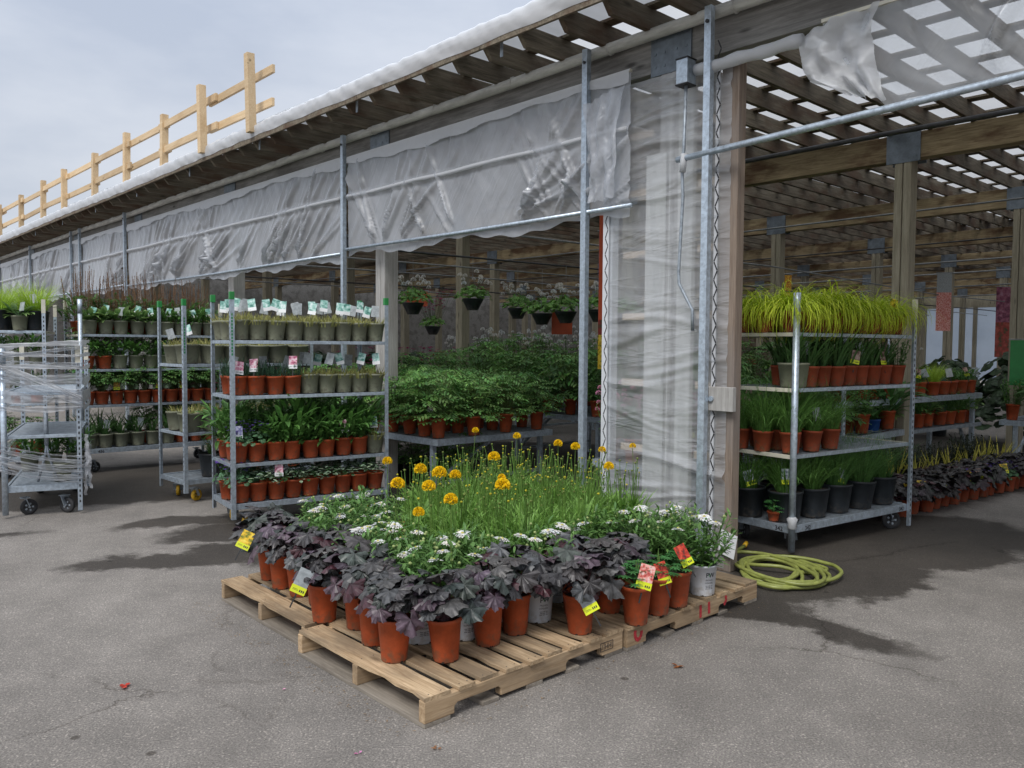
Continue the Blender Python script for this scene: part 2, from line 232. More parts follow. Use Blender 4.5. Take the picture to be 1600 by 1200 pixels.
ds = N(t, 'ShaderNodeVectorMath', operation='SUBTRACT'); t.links.new(c.outputs['Object'], ds.inputs[0]); ds.inputs[1].default_value = (.375, .375, 0); t.links.new(ds.outputs[0], dv.inputs[2])
prev = None
WET_AND_DARK = [(2.8, 6.15, 1.6, .78, 27), (2.05, 5.15, .85, .42, 22), (1.62, 4.30, .60, .13, -42), (1.35, 4.6, .3, .2, 0), (3.0, 5.45, .3, .04, 10), (-2.35, 5.48, .68, .20, 6), (-1.95, 5.8, .5, .26, 20),
       (-4.0, 8.7, 2.2, 1.3, 30), (-4.6, 7.6, 1.0, .5, 15), (-2.7, 6.75, .6, .22, 30), (-1.9, 6.6, .9, .4, 30), (4.5, 11, 4, 2.6, 40), (0, 9.5, 3.4, 3, 0), (-4.4, 6.15, .7, .10, 10)]  # broad ellipses darken the ground around the left trolleys and inside the building
for x, y, rx, ry, a in WET_AND_DARK:
    mp = N(t, 'ShaderNodeMapping', vector_type='TEXTURE'); mp.inputs['Location'].default_value = (x, y, 0); mp.inputs['Rotation'].default_value = (0, 0, R(a)); mp.inputs['Scale'].default_value = (rx, ry, 1); t.links.new(dv.outputs[0], mp.inputs[0])
    ln = N(t, 'ShaderNodeVectorMath', operation='LENGTH'); t.links.new(mp.outputs[0], ln.inputs[0])
    mr = N(t, 'ShaderNodeMapRange'); sf = min(.4, .03/min(rx, ry)+.02); mr.inputs['From Min'].default_value = 1+sf; mr.inputs['From Max'].default_value = 1-sf; t.links.new(ln.outputs['Value'], mr.inputs[0])
    if prev is None: prev = mr.outputs[0]
    else:
        mm = N(t, 'ShaderNodeMath', operation='MAXIMUM'); t.links.new(prev, mm.inputs[0]); t.links.new(mr.outputs[0], mm.inputs[1]); prev = mm.outputs[0]
wm = N(t, 'ShaderNodeMixRGB', blend_type='MULTIPLY'); wf = N(t, 'ShaderNodeMath', operation='MULTIPLY'); wf.inputs[1].default_value = .93; t.links.new(prev, wf.inputs[0]); t.links.new(wf.outputs[0], wm.inputs[0]); t.links.new(col, wm.inputs[1]); wm.inputs[2].default_value = (.20, .185, .17, 1)
t.links.new(wm.outputs[0], b.inputs['Base Color'])
rg = N(t, 'ShaderNodeMapRange'); rg.inputs['To Min'].default_value = .85; rg.inputs['To Max'].default_value = .72; t.links.new(prev, rg.inputs[0]); t.links.new(rg.outputs[0], b.inputs['Roughness']); b.inputs['Specular IOR Level'].default_value = .3
bp = N(t, 'ShaderNodeBump'); bp.inputs['Strength'].default_value = .8; bp.inputs['Distance'].default_value = .006; t.links.new(fine.outputs[0], bp.inputs['Height']); t.links.new(bp.outputs[0], b.inputs['Normal'])

# ------------------------------------------------------------------ mesh helpers
class MB:
    def __init__(s, mats=('galvanised',)): s.v = []; s.f = []; s.mi = []; s.c = []; s.mats = list(mats); s.cur = 0; s.col = (1, 1, 1)
    def use(s, name):
        if name not in s.mats: s.mats.append(name)
        s.cur = s.mats.index(name); return s
    def add(s, vs, fs, cols=None):
        o = len(s.v); s.v += [tuple(x) for x in vs]; s.f += [tuple(i+o for i in f) for f in fs]; s.mi += [s.cur]*len(fs); s.c += (cols or [s.col]*len(vs))
    def box(s, a, b):
        (x0, y0, z0), (x1, y1, z1) = a, b
        s.add([(x0, y0, z0), (x1, y0, z0), (x1, y1, z0), (x0, y1, z0), (x0, y0, z1), (x1, y0, z1), (x1, y1, z1), (x0, y1, z1)],
              [(0, 3, 2, 1), (4, 5, 6, 7), (0, 1, 5, 4), (1, 2, 6, 5), (2, 3, 7, 6), (3, 0, 4, 7)]); return s
    def bar(s, p, q, w, h, up=(0, 0, 1)):
        p, q = Vector(p), Vector(q); d = (q-p).normalized(); up = Vector(up)
        if abs(d.dot(up)) > .99: up = Vector((0, 1, 0))
        x = d.cross(up).normalized()*w/2; y = x.cross(d).normalized()*h/2
        vs = [p-x-y, p+x-y, p+x+y, p-x+y, q-x-y, q+x-y, q+x+y, q-x+y]
        s.add(vs, [(0, 1, 2, 3), (7, 6, 5, 4), (1, 0, 4, 5), (2, 1, 5, 6), (3, 2, 6, 7), (0, 3, 7, 4)]); return s
    def tube(s, pts, r, n=8, cap=True):
        pts = [Vector(p) for p in pts]; L = len(pts); vs = []; rs = r if isinstance(r, (list, tuple)) else [r]*L; x = None
        for i, p in enumerate(pts):
            d = (pts[min(i+1, L-1)]-pts[max(i-1, 0)]).normalized()
            if x is None: x = d.orthogonal().normalized()
            else: x = (x-d*x.dot(d)).normalized()
            y = d.cross(x)
            vs += [p+(x*cos(2*pi*k/n)+y*sin(2*pi*k/n))*rs[i] for k in range(n)]
        fs = [(i*n+k, i*n+(k+1) % n, (i+1)*n+(k+1) % n, (i+1)*n+k) for i in range(L-1) for k in range(n)]
        if cap: fs += [tuple(range(n-1, -1, -1)), tuple((L-1)*n+k for k in range(n))]
        s.add(vs, fs); return s
    def lathe(s, prof, n=20, c=(0, 0, 0)):
        vs = [(c[0]+r*cos(2*pi*k/n), c[1]+r*sin(2*pi*k/n), c[2]+z) for r, z in prof for k in range(n)]
        s.add(vs, [(i*n+k, i*n+(k+1) % n, (i+1)*n+(k+1) % n, (i+1)*n+k) for i in range(len(prof)-1) for k in range(n)]); return s
    def mesh(s, name, smooth=False):
        me = bpy.data.meshes.new(name); me.from_pydata(s.v, [], s.f)
        for k in s.mats: me.materials.append(MATS[k])
        me.polygons.foreach_set('material_index', s.mi)
        if smooth: me.polygons.foreach_set('use_smooth', [True]*len(s.f))
        a = me.color_attributes.new('Col', 'FLOAT_COLOR', 'POINT'); a.data.foreach_set('color', [x for c in s.c for x in (*c, 1.)])
        me.update(); return me
    def obj(s, name, parent=None, smooth=False):
        return link(name, s.mesh(name, smooth), parent)
def link(name, me, parent=None):
    o = bpy.data.objects.new(name, me); COL.objects.link(o)
    if parent: o.parent = parent
    return o
def thing(name, label, cat, loc=(0, 0, 0), rot=0, group=None, me=None):
    o = bpy.data.objects.new(name, me); COL.objects.link(o); o.location = loc; o.rotation_euler = (0, 0, rot)
    o['label'] = label; o['category'] = cat
    o['kind'] = 'thing'
    n = len(label.replace(',', '').split())
    if n > 16 or n < 4: print('LABEL LENGTH', n, label)
    if group: o['group'] = group
    return o
def bev(o, w=.004, seg=2):
    b = o.modifiers.new('bevel', 'BEVEL'); b.width = w; b.segments = seg; b.limit_method = 'ANGLE'; return o
class Frame:
    def __init__(s, x, y, deg): s.x, s.y, s.a = x, y, R(deg)
    def at(s, u, v, z=0): return (s.x+cos(s.a)*u-sin(s.a)*v, s.y+sin(s.a)*u+cos(s.a)*v, z)
ORD = ['first', 'second', 'third', 'fourth', 'fifth', 'sixth', 'seventh', 'eighth', 'ninth', 'tenth', 'eleventh', 'twelfth', 'thirteenth', 'fourteenth', 'fifteenth', 'sixteenth', 'seventeenth', 'eighteenth', 'nineteenth', 'twentieth']
rnd = random.uniform

# ------------------------------------------------------------------ ground
g = MB(['asphalt']); g.add([(-150, -60, 0), (150, -60, 0), (150, 200, 0), (-150, 200, 0)], [(0, 1, 2, 3)])
o = g.obj('ground'); o['kind'] = 'structure'

# ================================================================== BUILDING (local x = along the front towards the right, y = inward)
BL = Frame(1.4529, 5.3601, -47.2)
bld = thing('garden_shed_building', 'long open sided timber greenhouse with slatted rafters and plastic roof', 'building', BL.at(0, 0, 0), BL.a)
BAY, U0 = 3.64, -.54
ROWS = [.1, 4.1, 8.05, 12, 16, 20, 24, 28]
ZB, ZT = 3.44, 3.705
def upost(i, j, mat, wd=.17, top=ZB):
    x = U0-BAY*i; y = ROWS[j]
    p = MB([mat]); h = wd/2
    p.box((-h, -h, 0), (-.004, h, top)); p.box((.004, -h, 0), (h, h, top)); o = p.obj('post', bld); o.location = (x, y, 0); bev(o, .008)
    q = MB(['plate_metal'])
    for sy in (-1, 1):
        yy = sy*(.085); q.box((-.17, yy-.006, top-.03), (.17, yy+.006, top+.27))
        for a in (-.13, -.05, .05, .13):
            for b_ in (.03, .12, .22): q.lathe([(.012, 0), (.012, .001)], 6, (0, 0, 0)) if False else q.box((a-.008, yy+sy*.006-.004, top+b_-.008), (a+.008, yy+sy*.006+.004, top+b_+.008))
    k = q.obj('bracket_plate', o)
for j in range(len(ROWS)):
    for i in range(-3, 8):
        if j == 0 and i < 0: continue
        if j > 4 and (i < -2): continue
        upost(i, j, 'grey_wood' if j == 0 else 'post_wood')
for j, y in enumerate(ROWS):
    b_ = MB(['fascia_wood' if j == 0 else 'beam_wood']); 
    for i in range(-4, 9):
        x1 = U0-BAY*i; b_.box((x1-BAY+.003, y-.078, ZB), (x1-.003, y+.078, ZT))
    bev(b_.obj('beam', bld), .006)
# rafters, each its own part
x = -24.0; nr = 0
rme = {}
def rafter_mesh(L, v):
    r = MB(['rafter_wood']); t_ = .022; zb, zt = 0, .155
    pr = [(-.545, zb+.085), (-.475, zb), (L, zb), (L, zt), (-.56, zt)]
    vs = [(-t_, y, z) for y, z in pr]+[(t_, y, z) for y, z in pr]
    r.add(vs, [(4, 3, 2, 1, 0), (5, 6, 7, 8, 9)]+[(k, (k+1) % 5, (k+1) % 5+5, k+5) for k in range(5)]); return r.mesh('rafter')
rme = rafter_mesh(28.6, 0)
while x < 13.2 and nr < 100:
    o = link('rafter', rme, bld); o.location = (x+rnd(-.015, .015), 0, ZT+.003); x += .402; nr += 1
# battens above the rafters
b_ = MB(['rafter_wood']); y = -.53
k = 0
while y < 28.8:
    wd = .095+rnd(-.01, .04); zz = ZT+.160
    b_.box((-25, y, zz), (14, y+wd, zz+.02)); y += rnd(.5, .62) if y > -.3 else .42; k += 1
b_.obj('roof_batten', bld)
# wider old boards which close part of the slatted roof deeper in
b_ = MB(['rafter_wood'])
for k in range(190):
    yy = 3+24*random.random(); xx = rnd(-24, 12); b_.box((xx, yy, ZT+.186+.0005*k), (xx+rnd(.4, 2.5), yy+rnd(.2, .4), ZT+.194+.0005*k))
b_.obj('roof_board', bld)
# roof film: slightly billowed sheet and its draped edge
f = MB(['roof_film']); nx, ny = 160, 60; X0, X1 = -25., 14.
def roofz(x, y): return ZT+.275+(.10*sin(x*.9)*sin(y*.7+1)+.04*sin(x*3.1+y)+.30)*(1-math.exp(-(y+.85)/2.5))
vs = []
for i in range(nx+1):
    for j in range(ny+1):
        X = X0+(X1-X0)*i/nx; Y = -.5+29.2*(j/ny)**1.5; vs.append((X, Y, roofz(X, Y)-(.02 if j == 0 else 0)+(.02*random.random() if 0 < j < 8 else 0)))
f.add(vs, [(i*(ny+1)+j, (i+1)*(ny+1)+j, (i+1)*(ny+1)+j+1, i*(ny+1)+j+1) for i in range(nx) for j in range(ny)]); f.obj('roof_cover', bld, True)
f = MB(['white_film']); nx = 1500; vs = []
for i in range(nx+1):
    X = X0+(X1-X0)*i/nx; sag = .5+.5*sin(X*1.13+sin(X*.37)*2.)
    bulge = .0+.03*max(0, sin(X*.83+1.9))*max(.15, sin(X*.29+1.2))+(.03*math.exp(-((X+1.9)/1.7)**2))
    lo = ZT+.105+.008*sin(X*.8)+.005*sin(X*9+3*sin(X)); dg = X*46+4*sin(X*2.1)
    for j, (yy, zz) in enumerate([(-.590, lo), (-.597, lo+.03), (-.600, lo+.07), (-.598, lo+.11), (-.590, ZT+.235), (-.555, ZT+.262+.3*bulge), (-.40, ZT+.275+.9*bulge), (-.15, ZT+.285+1.3*bulge), (.25, ZT+.30+1.5*bulge)]):
        vs.append((X, yy+(.008*sin(X*15+5*sin(X*1.7)+j*1.1)*sin(X*2.3+j*.4)+.004*sin(X*41+4*sin(X*3.1)+j*1.5))*(j > 0), zz+(.004*sin(X*31+j) if j > 4 else 0)+(.012*sin(X*13+j*.7)*max(0, sin(X*.9+j*.2)) if j > 4 else 0)))
NJ = 9
f.add(vs, [(i*NJ+j, (i+1)*NJ+j, (i+1)*NJ+j+1, i*NJ+j+1) for i in range(nx) for j in range(NJ-1)]); f.obj('roof_edge_sheet', bld, True)
fs = MB(['rafter_wood']); xx = X0
while xx < X1: x2 = min(X1, xx+rnd(2.4, 3.6)); fs.box((xx+.004, -.586, ZT+.065+rnd(-.004, .004)), (x2-.004, -.563, ZT+.185)); xx = x2
fs.obj('eave_board', bld)
st = MB(['galvanised_dull'])
for k in range(-12, 7): st.bar((k*2.05+.31, -.50, ZT-.01), (k*2.05+.31, -.50, ZT+.15), .03, .006)
st.obj('tie_strap', bld)
# drain pipe on the front
dp = MB(['drain_plastic']); dp.tube([(X0, -.045, ZT-.02)]+[(X0+k*1.5, -.045, ZT-.02+.008*sin(k*2.)) for k in range(1, 26)]+[(X1, -.045, ZT-.02)], .042, 12); 
for k in range(-24, 13): dp.tube([(k*1.05, -.045, ZT-.02), (k*1.05+.012, -.045, ZT-.02)], .047, 12)
dp.obj('drain_pipe', bld, True)
# steel uprights carrying the curtain rollers
for s_, wd, zb in ((.13, .05, .0), (1.2, .05, 0), (4.65, .045, 0), (11.7, .05, 0), (14.35, .05, 0), (14.95, .05, 0), (18.3, .05, 0), (21.6, .05, 0)):
    p = MB(['galvanised']); y0 = -.155; t_ = .006
    p.box((-s_-wd/2, y0, zb), (-s_+wd/2, y0+t_, 3.70)); p.box((-s_-wd/2, y0+t_, zb), (-s_-wd/2+t_, y0+.045, 3.70)); p.box((-s_+wd/2-t_, y0+t_, zb), (-s_+wd/2, y0+.045, 3.70))
    o = p.obj('steel_upright', bld)
    q = MB(['dark_pipe']); q.tube([(-s_, y0-.012, 3.60), (-s_, y0+.03, 3.60)], .012, 8); q.obj('bolt', o)
# end walls
wl = MB(['wall_film']); wl.box((-11, 29.2, .3), (14, 29.22, 3.05)); wl.obj('end_wall_panel', bld)
wl = MB(['rafter_wood']); wl.box((-26, 29.2, 0), (-11.01, 29.25, 3.9)); wl.obj('end_wall_boards', bld)
wl = MB(['post_wood'])
for k in range(0, 22): wl.box((-26+k*1.82, 29.05, 0), (-25.88+k*1.82, 29.19, 3.3))
wl.box((-26, 29.05, 3.05), (14, 29.19, 3.88)); wl.obj('end_wall_frame', bld)
wl = MB(['fascia_wood']); wl.box((-25.2, 0.3, 0), (-25.1, 29, 3.88)); wl.obj('side_wall', bld)
# timber knee braces at the far right
for (xx, yy) in ((U0+BAY*1, 12), (U0+BAY*2, 16), (U0, 20)):
    q = MB(['post_wood']); q.bar((xx+.1, yy, 2.5), (xx+.95, yy, 3.4), .12, .14); q.obj('knee_brace', bld)
# overhead pipes inside
for (xx, zz, mt, r_) in ((-3.2, 2.62, 'grey_pipe', .012), (-5.2, 2.62, 'dark_pipe', .014), (-7.0, 2.7, 'grey_pipe', .012), (-9.0, 2.75, 'grey_pipe', .014), (-11.2, 2.7, 'dark_pipe', .014), (-13.5, 2.8, 'grey_pipe', .014), (1.7, 3.2, 'dark_pipe', .018), (3.6, 3.2, 'grey_pipe', .012)):
    q = MB([mt]); q.tube([(xx, .3, zz), (xx+.1, 6, zz+.03), (xx-.1, 13, zz-.04), (xx, 21, zz+.02), (xx, 28, zz)], r_, 6)
    q.obj('overhead_pipe', bld, True)
for (yy, zz, mt, r_) in ((2.2, 3.24, 'dark_pipe', .022), (6.0, 3.2, 'grey_pipe', .012), (9.6, 3.22, 'dark_pipe', .012), (10.6, 3.0, 'grey_pipe', .016), (14, 3.1, 'grey_pipe', .016), (18, 3.1, 'grey_pipe', .02), (22, 3.1, 'grey_pipe', .02)):
    q = MB([mt]); q.tube([(-20, yy, zz), (-8, yy+.1, zz-.03), (0, yy, zz+.03), (5, yy-.1, zz), (12, yy, zz)], r_, 6)
    q.obj('overhead_pipe', bld, True)

# ------------------------------------------------------------------ guard rail of new timber on the roof
gr_ = thing('guard_rail', 'new pale timber guard rail standing on the roof edge', 'railing', BL.at(0, -.55, 0), BL.a)
GP = [5.77, 7.2, 8.88, 10.42, 12.08, 13.85, 15.5, 17.3, 19.2, 21.2]
for k, s_ in enumerate(GP):
    p = MB(['new_wood']); p.box((-.045, -.045, 3.86), (.045, .045, 4.69+.04*(k % 3 == 0)))
    o = p.obj('rail_post', gr_); o.location = (-s_, 0, 0); o.rotation_euler = (R(rnd(-1, 1)), R(rnd(-.8, .8)), 0); bev(o, .003)
for k in range(len(GP)-1):
    for zz in (4.55, 4.20):
        o = MB(['new_wood']); a, b2 = -GP[k]+.14+rnd(0, .06), -GP[k+1]-.12
        yy = .064 if k % 2 else .100
        o.bar((a, yy, zz+rnd(-.015, .015)), (b2, yy, zz+rnd(-.02, .02)), .035, .09); bev(o.obj('rail_board', gr_), .003)

# ------------------------------------------------------------------ curtains
def curtain(label, s0, s1, zt, zb, seed, yoff=-.10, folds=None, pipe=True, tube_z=3.05, mat='curtain_film', ragged=0, pipe_ext=(0, 0), zb1=None, cut=0):
    rg = random.Random(seed); L = s1-s0; zb1 = zb if zb1 is None else zb1
    t_ = thing('plastic_curtain', label, 'curtain', BL.at(-s0, yoff, 0), BL.a, 'roll up plastic curtains along the building front')
    nx = min(420, int(L/.016)); nz_ = 56; ridges = []
    folds = folds*2 if folds is not None else max(3, int(L*2.2))
    for c_ in range(folds):                      # bundles of diagonal pulls fanning from one point of the roller
        bx = rg.uniform(.08, .92)*L; nrg = rg.randint(4, 9); a0 = rg.uniform(-1.15, -.45) if rg.random() < .82 else rg.uniform(.2, .8)
        for k in range(nrg):
            an = a0+rg.uniform(-.22, .22); ridges.append((bx+rg.uniform(-.05, .05), rg.uniform(-.02, .08), sin(an), cos(an), rg.uniform(.016, .055), rg.uniform(.008, .018), rg.uniform(.45, 1.15)))
    top = [(rg.uniform(0, L), rg.uniform(-.7, .7), rg.uniform(.015, .04), rg.uniform(.005, .014), rg.uniform(.2, .6)) for _ in range(int(L*3))]
    H = zt-zb; vs = []
    for i in range(nx+1):
        X = L*i/nx
        ed = 0
        for j in range(nz_+1):
            w_ = j/nz_; zbt = zb+(zb1-zb)*i/nx; hang = .07+.028*sin(X*4.1+seed)+.012*sin(X*17)
            Z = (zbt-hang)+(zt-zbt+hang)*w_
            zz = Z-zbt; d = 0
            for (bx, bz, sx, sz, am, wd, ln) in ridges:
                rx, rz = X-bx, zz-bz; al = rx*sx+rz*sz
                if 0 < al < ln*H*1.6:
                    pe = rx*sz-rz*sx; wv = wd*(.5+al*1.6)
                    if abs(pe) < 3*wv: d += am*math.exp(-(pe/wv)**2)*min(1, al*9)*(1-al/(ln*H*1.6))
            for (tx, ta, tw, am, ln) in top:
                rz = zt-Z; rx = X-tx; al = rx*sin(ta)+rz*cos(ta)
                if 0 < al < ln:
                    pe = rx*cos(ta)-rz*sin(ta)
                    if abs(pe) < 3*tw: d -= am*math.exp(-(pe/tw)**2)*(1-al/ln)
            pin = min(1, abs(Z-tube_z)*7)*min(1, (zt-Z)*8+.05) if tube_z else 1
            d = d*min(1, pin+.25)+.006*sin(X*2.2+Z*3+seed)+.0025*sin(X*31+sin(Z*14)*2)
            if tube_z and abs(Z-tube_z) < .03: d += .028*math.sqrt(max(0, 1-(abs(Z-tube_z)/.03)**2))
            xe = X
            if cut: xe = X*(L-cut*(1-w_)**1.3)/L
            if ragged and X < .5: xe = X-(.5-X)/.5*(ragged*(.5*sin(Z*9)+.5*sin(Z*23+1)+.4*(1-w_)))+0
            vs.append((-xe, -d, Z))
    s = MB([mat]); s.add(vs, [(i*(nz_+1)+j, i*(nz_+1)+j+1, (i+1)*(nz_+1)+j+1, (i+1)*(nz_+1)+j) for i in range(nx) for j in range(nz_)]); s.obj('sheet', t_, True)
    if pipe:
        p = MB(['galvanised']); p.tube([(pipe_ext[0], -.028, zb+.0), (-L/2, -.028, (zb+zb1)/2-.008*L/4), (-L-pipe_ext[1], -.028, zb1)], .016, 10); p.obj('roller_pipe', t_, True)
    if tube_z:
        p = MB(['white_film']); p.tube([(-.02-(L-.04)*k/40, -.020+.004*sin(k*.9), tube_z+.004*sin(k*.5)) for k in range(41)], .019, 10); p.obj('stiffener_tube', t_, True)
    if tube_z:
        h_ = MB(['white_film']); nh = int(L/.02); vh = []
        for i in range(nh+1):
            X = L*i/nh
            for j in range(5): vh.append((-X, -.016-.010*abs(sin(X*23+j*1.3))*(j > 0)-rg.uniform(0, .006)*(j > 0), zt+.01-(.095+.03*sin(X*1.9+seed)+.012*sin(X*11))*j/4))
        h_.add(vh, [(i*5+j, i*5+j+1, (i+1)*5+j+1, (i+1)*5+j) for i in range(nh) for j in range(4)]); h_.obj('hem', t_, True)
    q = MB(['cream_metal']); q.box((0, -.012, zt-.012), (-L, .012, zt+.012)) if False else q.bar((0, 0, zt), (-L, 0, zt), .022, .02); q.obj('top_rail', t_)
    return t_
curtain('cloudy plastic curtain with fanned creases, between the torn corner and second steel upright', .80, 4.6, 3.46, 2.50, 3, folds=6, pipe_ext=(.04, 0))
curtain('long cloudy plastic curtain above the numbered carts', 4.72, 11.62, 3.48, 2.46, 8, folds=10)
curtain('short plastic curtain between two steel uprights left of the long curtain', 11.78, 14.3, 3.5, 2.48, 21)
curtain('narrow strip of plastic curtain between the closely paired steel uprights', 14.4, 14.9, 3.5, 2.48, 22, folds=1)
curtain('distant plastic curtain left of the paired steel uprights', 15.0, 18.22, 3.5, 2.48, 33)
curtain('farthest plastic curtain at the left end of the building', 18.36, 21.5, 3.5, 2.48, 35)
cr_ = curtain('large clear plastic curtain over the right doorway with ragged left edge', -7.0, -.62, 3.40, 2.95, 55, tube_z=None, mat='clear_film', ragged=0, folds=7, pipe=False, zb1=2.86, cut=.42)
p = MB(['galvanised']); p.tube([(7.2, -.145, 2.98), (4.5, -.145, 2.93), (2.5, -.145, 2.865), (1.2, -.145, 2.81), (.3, -.145, 2.775), (-.36, -.145, 2.75)], .021, 12)
o = p.obj('roller_pipe', cr_, True); o.matrix_parent_inverse = Matrix.Translation((-7.0, .10, 0))
rt = thing('rolled_film_tube', 'white tube of rolled plastic film under the fascia beside the ragged curtain', 'film roll', BL.at(.52, -.10, 0), BL.a)
p = MB(['white_film']); p.tube([(-.02+(-.75-.0)*k/14, rnd(-.005, .005), 3.325+.0*k+.004*sin(k)) for k in range(15)], [.040+.004*sin(k*1.7) for k in range(15)], 14); p.obj('roll', rt, True)
# ragged folded corner of the right curtain: crumpled gathered film
def crumple(label, pts, seed, mat='curtain_film', name='loose_film_flap', depth=.05, cuts=26, y0=-.13):
    rg = random.Random(seed); t_ = thing(name, label, 'plastic sheet', BL.at(-pts[0][0], y0, 0), BL.a)
    # pts: left edge and right edge polylines of (s,z) pairs, blended
    A, B_ = pts[1], pts[2]; n = cuts; vs = []
    def ev(P, t):
        t *= len(P)-1; i = min(int(t), len(P)-2); f_ = t-i; return (P[i][0]*(1-f_)+P[i+1][0]*f_, P[i][1]*(1-f_)+P[i+1][1]*f_)
    ph = [rg.uniform(0, 6) for _ in range(6)]
    for i in range(n+1):
        for j in range(n*2+1):
            a = i/n; b = j/(2*n); p1 = ev(A, b); p2 = ev(B_, b); s_ = p1[0]*(1-a)+p2[0]*a; z_ = p1[1]*(1-a)+p2[1]*a
            d = depth*(sin(a*9+b*4+ph[0])*.5+sin(a*17-b*7+ph[1])*.35+sin(a*5+b*19+ph[2])*.25+abs(sin(a*12+b*2+ph[3]))*.5)+rg.uniform(-.003, .003)
            vs.append((-(s_-pts[0][0]), -d, z_+.006*sin(a*30+b*9)))
    m_ = n*2+1; s = MB([mat]); s.add(vs, [(i*m_+j, i*m_+j+1, (i+1)*m_+j+1, (i+1)*m_+j) for i in range(n) for j in range(m_-1)]); s.obj('sheet', t_, True); return t_
crumple('crumpled loose flap of film hanging at the ragged corner of the right curtain', [(-.5,), [(-.48, 3.34), (-.50, 3.20), (-.58, 3.05), (-.80, 2.93)], [(-.98, 3.40), (-.94, 3.22), (-.96, 3.04), (-1.02, 2.85)]], 5, mat='flap_film', depth=.05)
crumple('torn film strip hanging beside the first steel upright', [(.8,), [(1.18, 3.28), (1.16, 3.0), (1.14, 2.75), (1.12, 2.55)], [(.80, 3.36), (.87, 3.1), (.86, 2.8), (.90, 2.57)]], 9, depth=.03, y0=-.16)

# ------------------------------------------------------------------ film covered wall segment next to the doorway
wp = thing('film_covered_wall', 'narrow wall bay of studs and boards behind clear creased film', 'wall', BL.at(0, 0, 0), BL.a)
def part(parent, name, mat, fn, smooth=False, b=0, ax=None):
    q = MB([mat]); fn(q); o = q.obj(name, parent, smooth)
    if b: bev(o, b)
    return o
part(wp, 'stud', 'white_plastic', lambda q: q.box((-1.075, -.04, 0), (-1.005, .03, 3.4)))
part(wp, 'stud', 'tan_wood', lambda q: q.box((-.085, -.045, 0), (.045, .045, 3.35)), b=.006)
part(wp, 'stud', 'pale_wood', lambda q: q.box((-.73, .0, 0), (-.555, .04, 2.86)))
part(wp, 'stud', 'pale_wood', lambda q: q.box((-.54, .015, 0), (-.34, .055, 3.4)))
part(wp, 'stud', 'grey_wood', lambda q: q.box((-.40, .21, 0), (-.30, .31, 3.4)))
for zz in (.71, 1.20, 1.69, 2.15, 2.60, 3.02):
    part(wp, 'board', 'board_wood', lambda q: q.box((-1.0, .08, zz), (-.74, .10, zz+.05)))
    part(wp, 'board', 'board_wood', lambda q: q.box((-.34, .08, zz), (-.09, .10, zz+.05)))
rg = random.Random(4)
lines = [(rg.uniform(.3, 3.3), rg.uniform(-.16, .16), rg.uniform(.008, .024), rg.uniform(.012, .030), rg.uniform(-.5, .3), rg.uniform(.9, 1.6)) for _ in range(44)]
nx, nz_ = 60, 300; vs = []
for i in range(nx+1):
    X = 1.07*i/nx
    for j in range(nz_+1):
        Z = .02+3.36*j/nz_; d = 0
        for (z0, sl_, am, wd, xs, ln) in lines:
            pe = Z-z0-sl_*X+.05*sin(X*4+z0*5); al = (X-xs)/ln
            if 0 < al < 1: d += am*math.exp(-(pe/wd)**2)*sin(al*pi)
        vs.append((-1.07+X, -d-.003*sin(X*40+Z*3), Z))
s = MB(['wall_clear_film']); s.add(vs, [(i*(nz_+1)+j, (i+1)*(nz_+1)+j, (i+1)*(nz_+1)+j+1, i*(nz_+1)+j+1) for i in range(nx) for j in range(nz_)]); o = s.obj('film', wp, True); o.location = (0, -.052, 0)
def lace(q, xx=-1.04):
    if 1:
        for k in range(58):
            z0 = .06*k+.02; q.bar((xx-.012*(-1)**k, -.066, z0), (xx+.012*(-1)**k, -.066, z0+.055), .006, .006, up=(0, 1, 0))
part(wp, 'lacing', 'ink', lace)
part(wp, 'lacing', 'ink', lambda q: lace(q, -.095))
part(wp, 'batten', 'white_plastic', lambda q: (q.box((-1.075, -.066, 0.0), (-1.02, -.056, 3.3)), q.box((-.115, -.064, 0), (-.088, -.054, 3.3))))
bk = thing('wood_block', 'short weathered wood block nailed across the doorway post', 'wood block', BL.at(-.02, -.062, 1.15), BL.a)
q = MB(['grey_wood']); q.box((-.11, -.03, -.08), (.09, .012, .08)); bev(q.obj('block', bk), .004)
q = MB(['galvanised']); q.tube([(-.07, -.045, 0), (-.07, -.03, 0)], .018, 10); q.obj('bolt', bk)
ck = thing('curtain_crank', 'grey curtain gearbox with a long bent crank rod on the film wall', 'crank', BL.at(-.30, -.12, 0), BL.a)
q = MB(['galvanised']); q.box((-.055, -.06, 3.24), (.035, .04, 3.40)); q.use('ink').box((-.06, -.065, 3.23), (.04, .045, 3.24)); q.box((-.06, -.065, 3.40), (.04, .045, 3.41)); bev(q.obj('gearbox', ck), .004)
q = MB(['galvanised_dull']); q.tube([(.0, -.02, 3.23), (-.01, -.02, 2.8), (-.025, -.02, 2.75), (-.01, -.02, 2.5), (-.035, -.02, 2.0), (-.03, -.02, 1.92), (.03, -.02, 1.82), (.08, -.02, 1.74), (.085, -.02, 1.6)], .011, 8); q.obj('crank_rod', ck, True)
q = MB(['white_film']); q.tube([(-.01, -.03, 2.66), (.0, -.03, 2.78)], .022, 8); q.obj('grip', ck, True)
pn = thing('paper_notice', 'white paper notice stapled low on the doorway post above the hose', 'notice', BL.at(.045, -.075, .19), BL.a)
q = MB(['card_white']); q.box((-.07, -.002, -.075), (.065, .0, .085)); q.use('ink')
for k in range(9): q.box((-.055, -.0035, .062-k*.014), (.01+rnd(0, .045), -.0022, .0645-k*.014))
o = q.obj('sheet', pn); o.rotation_euler = (0, R(10), R(-8))

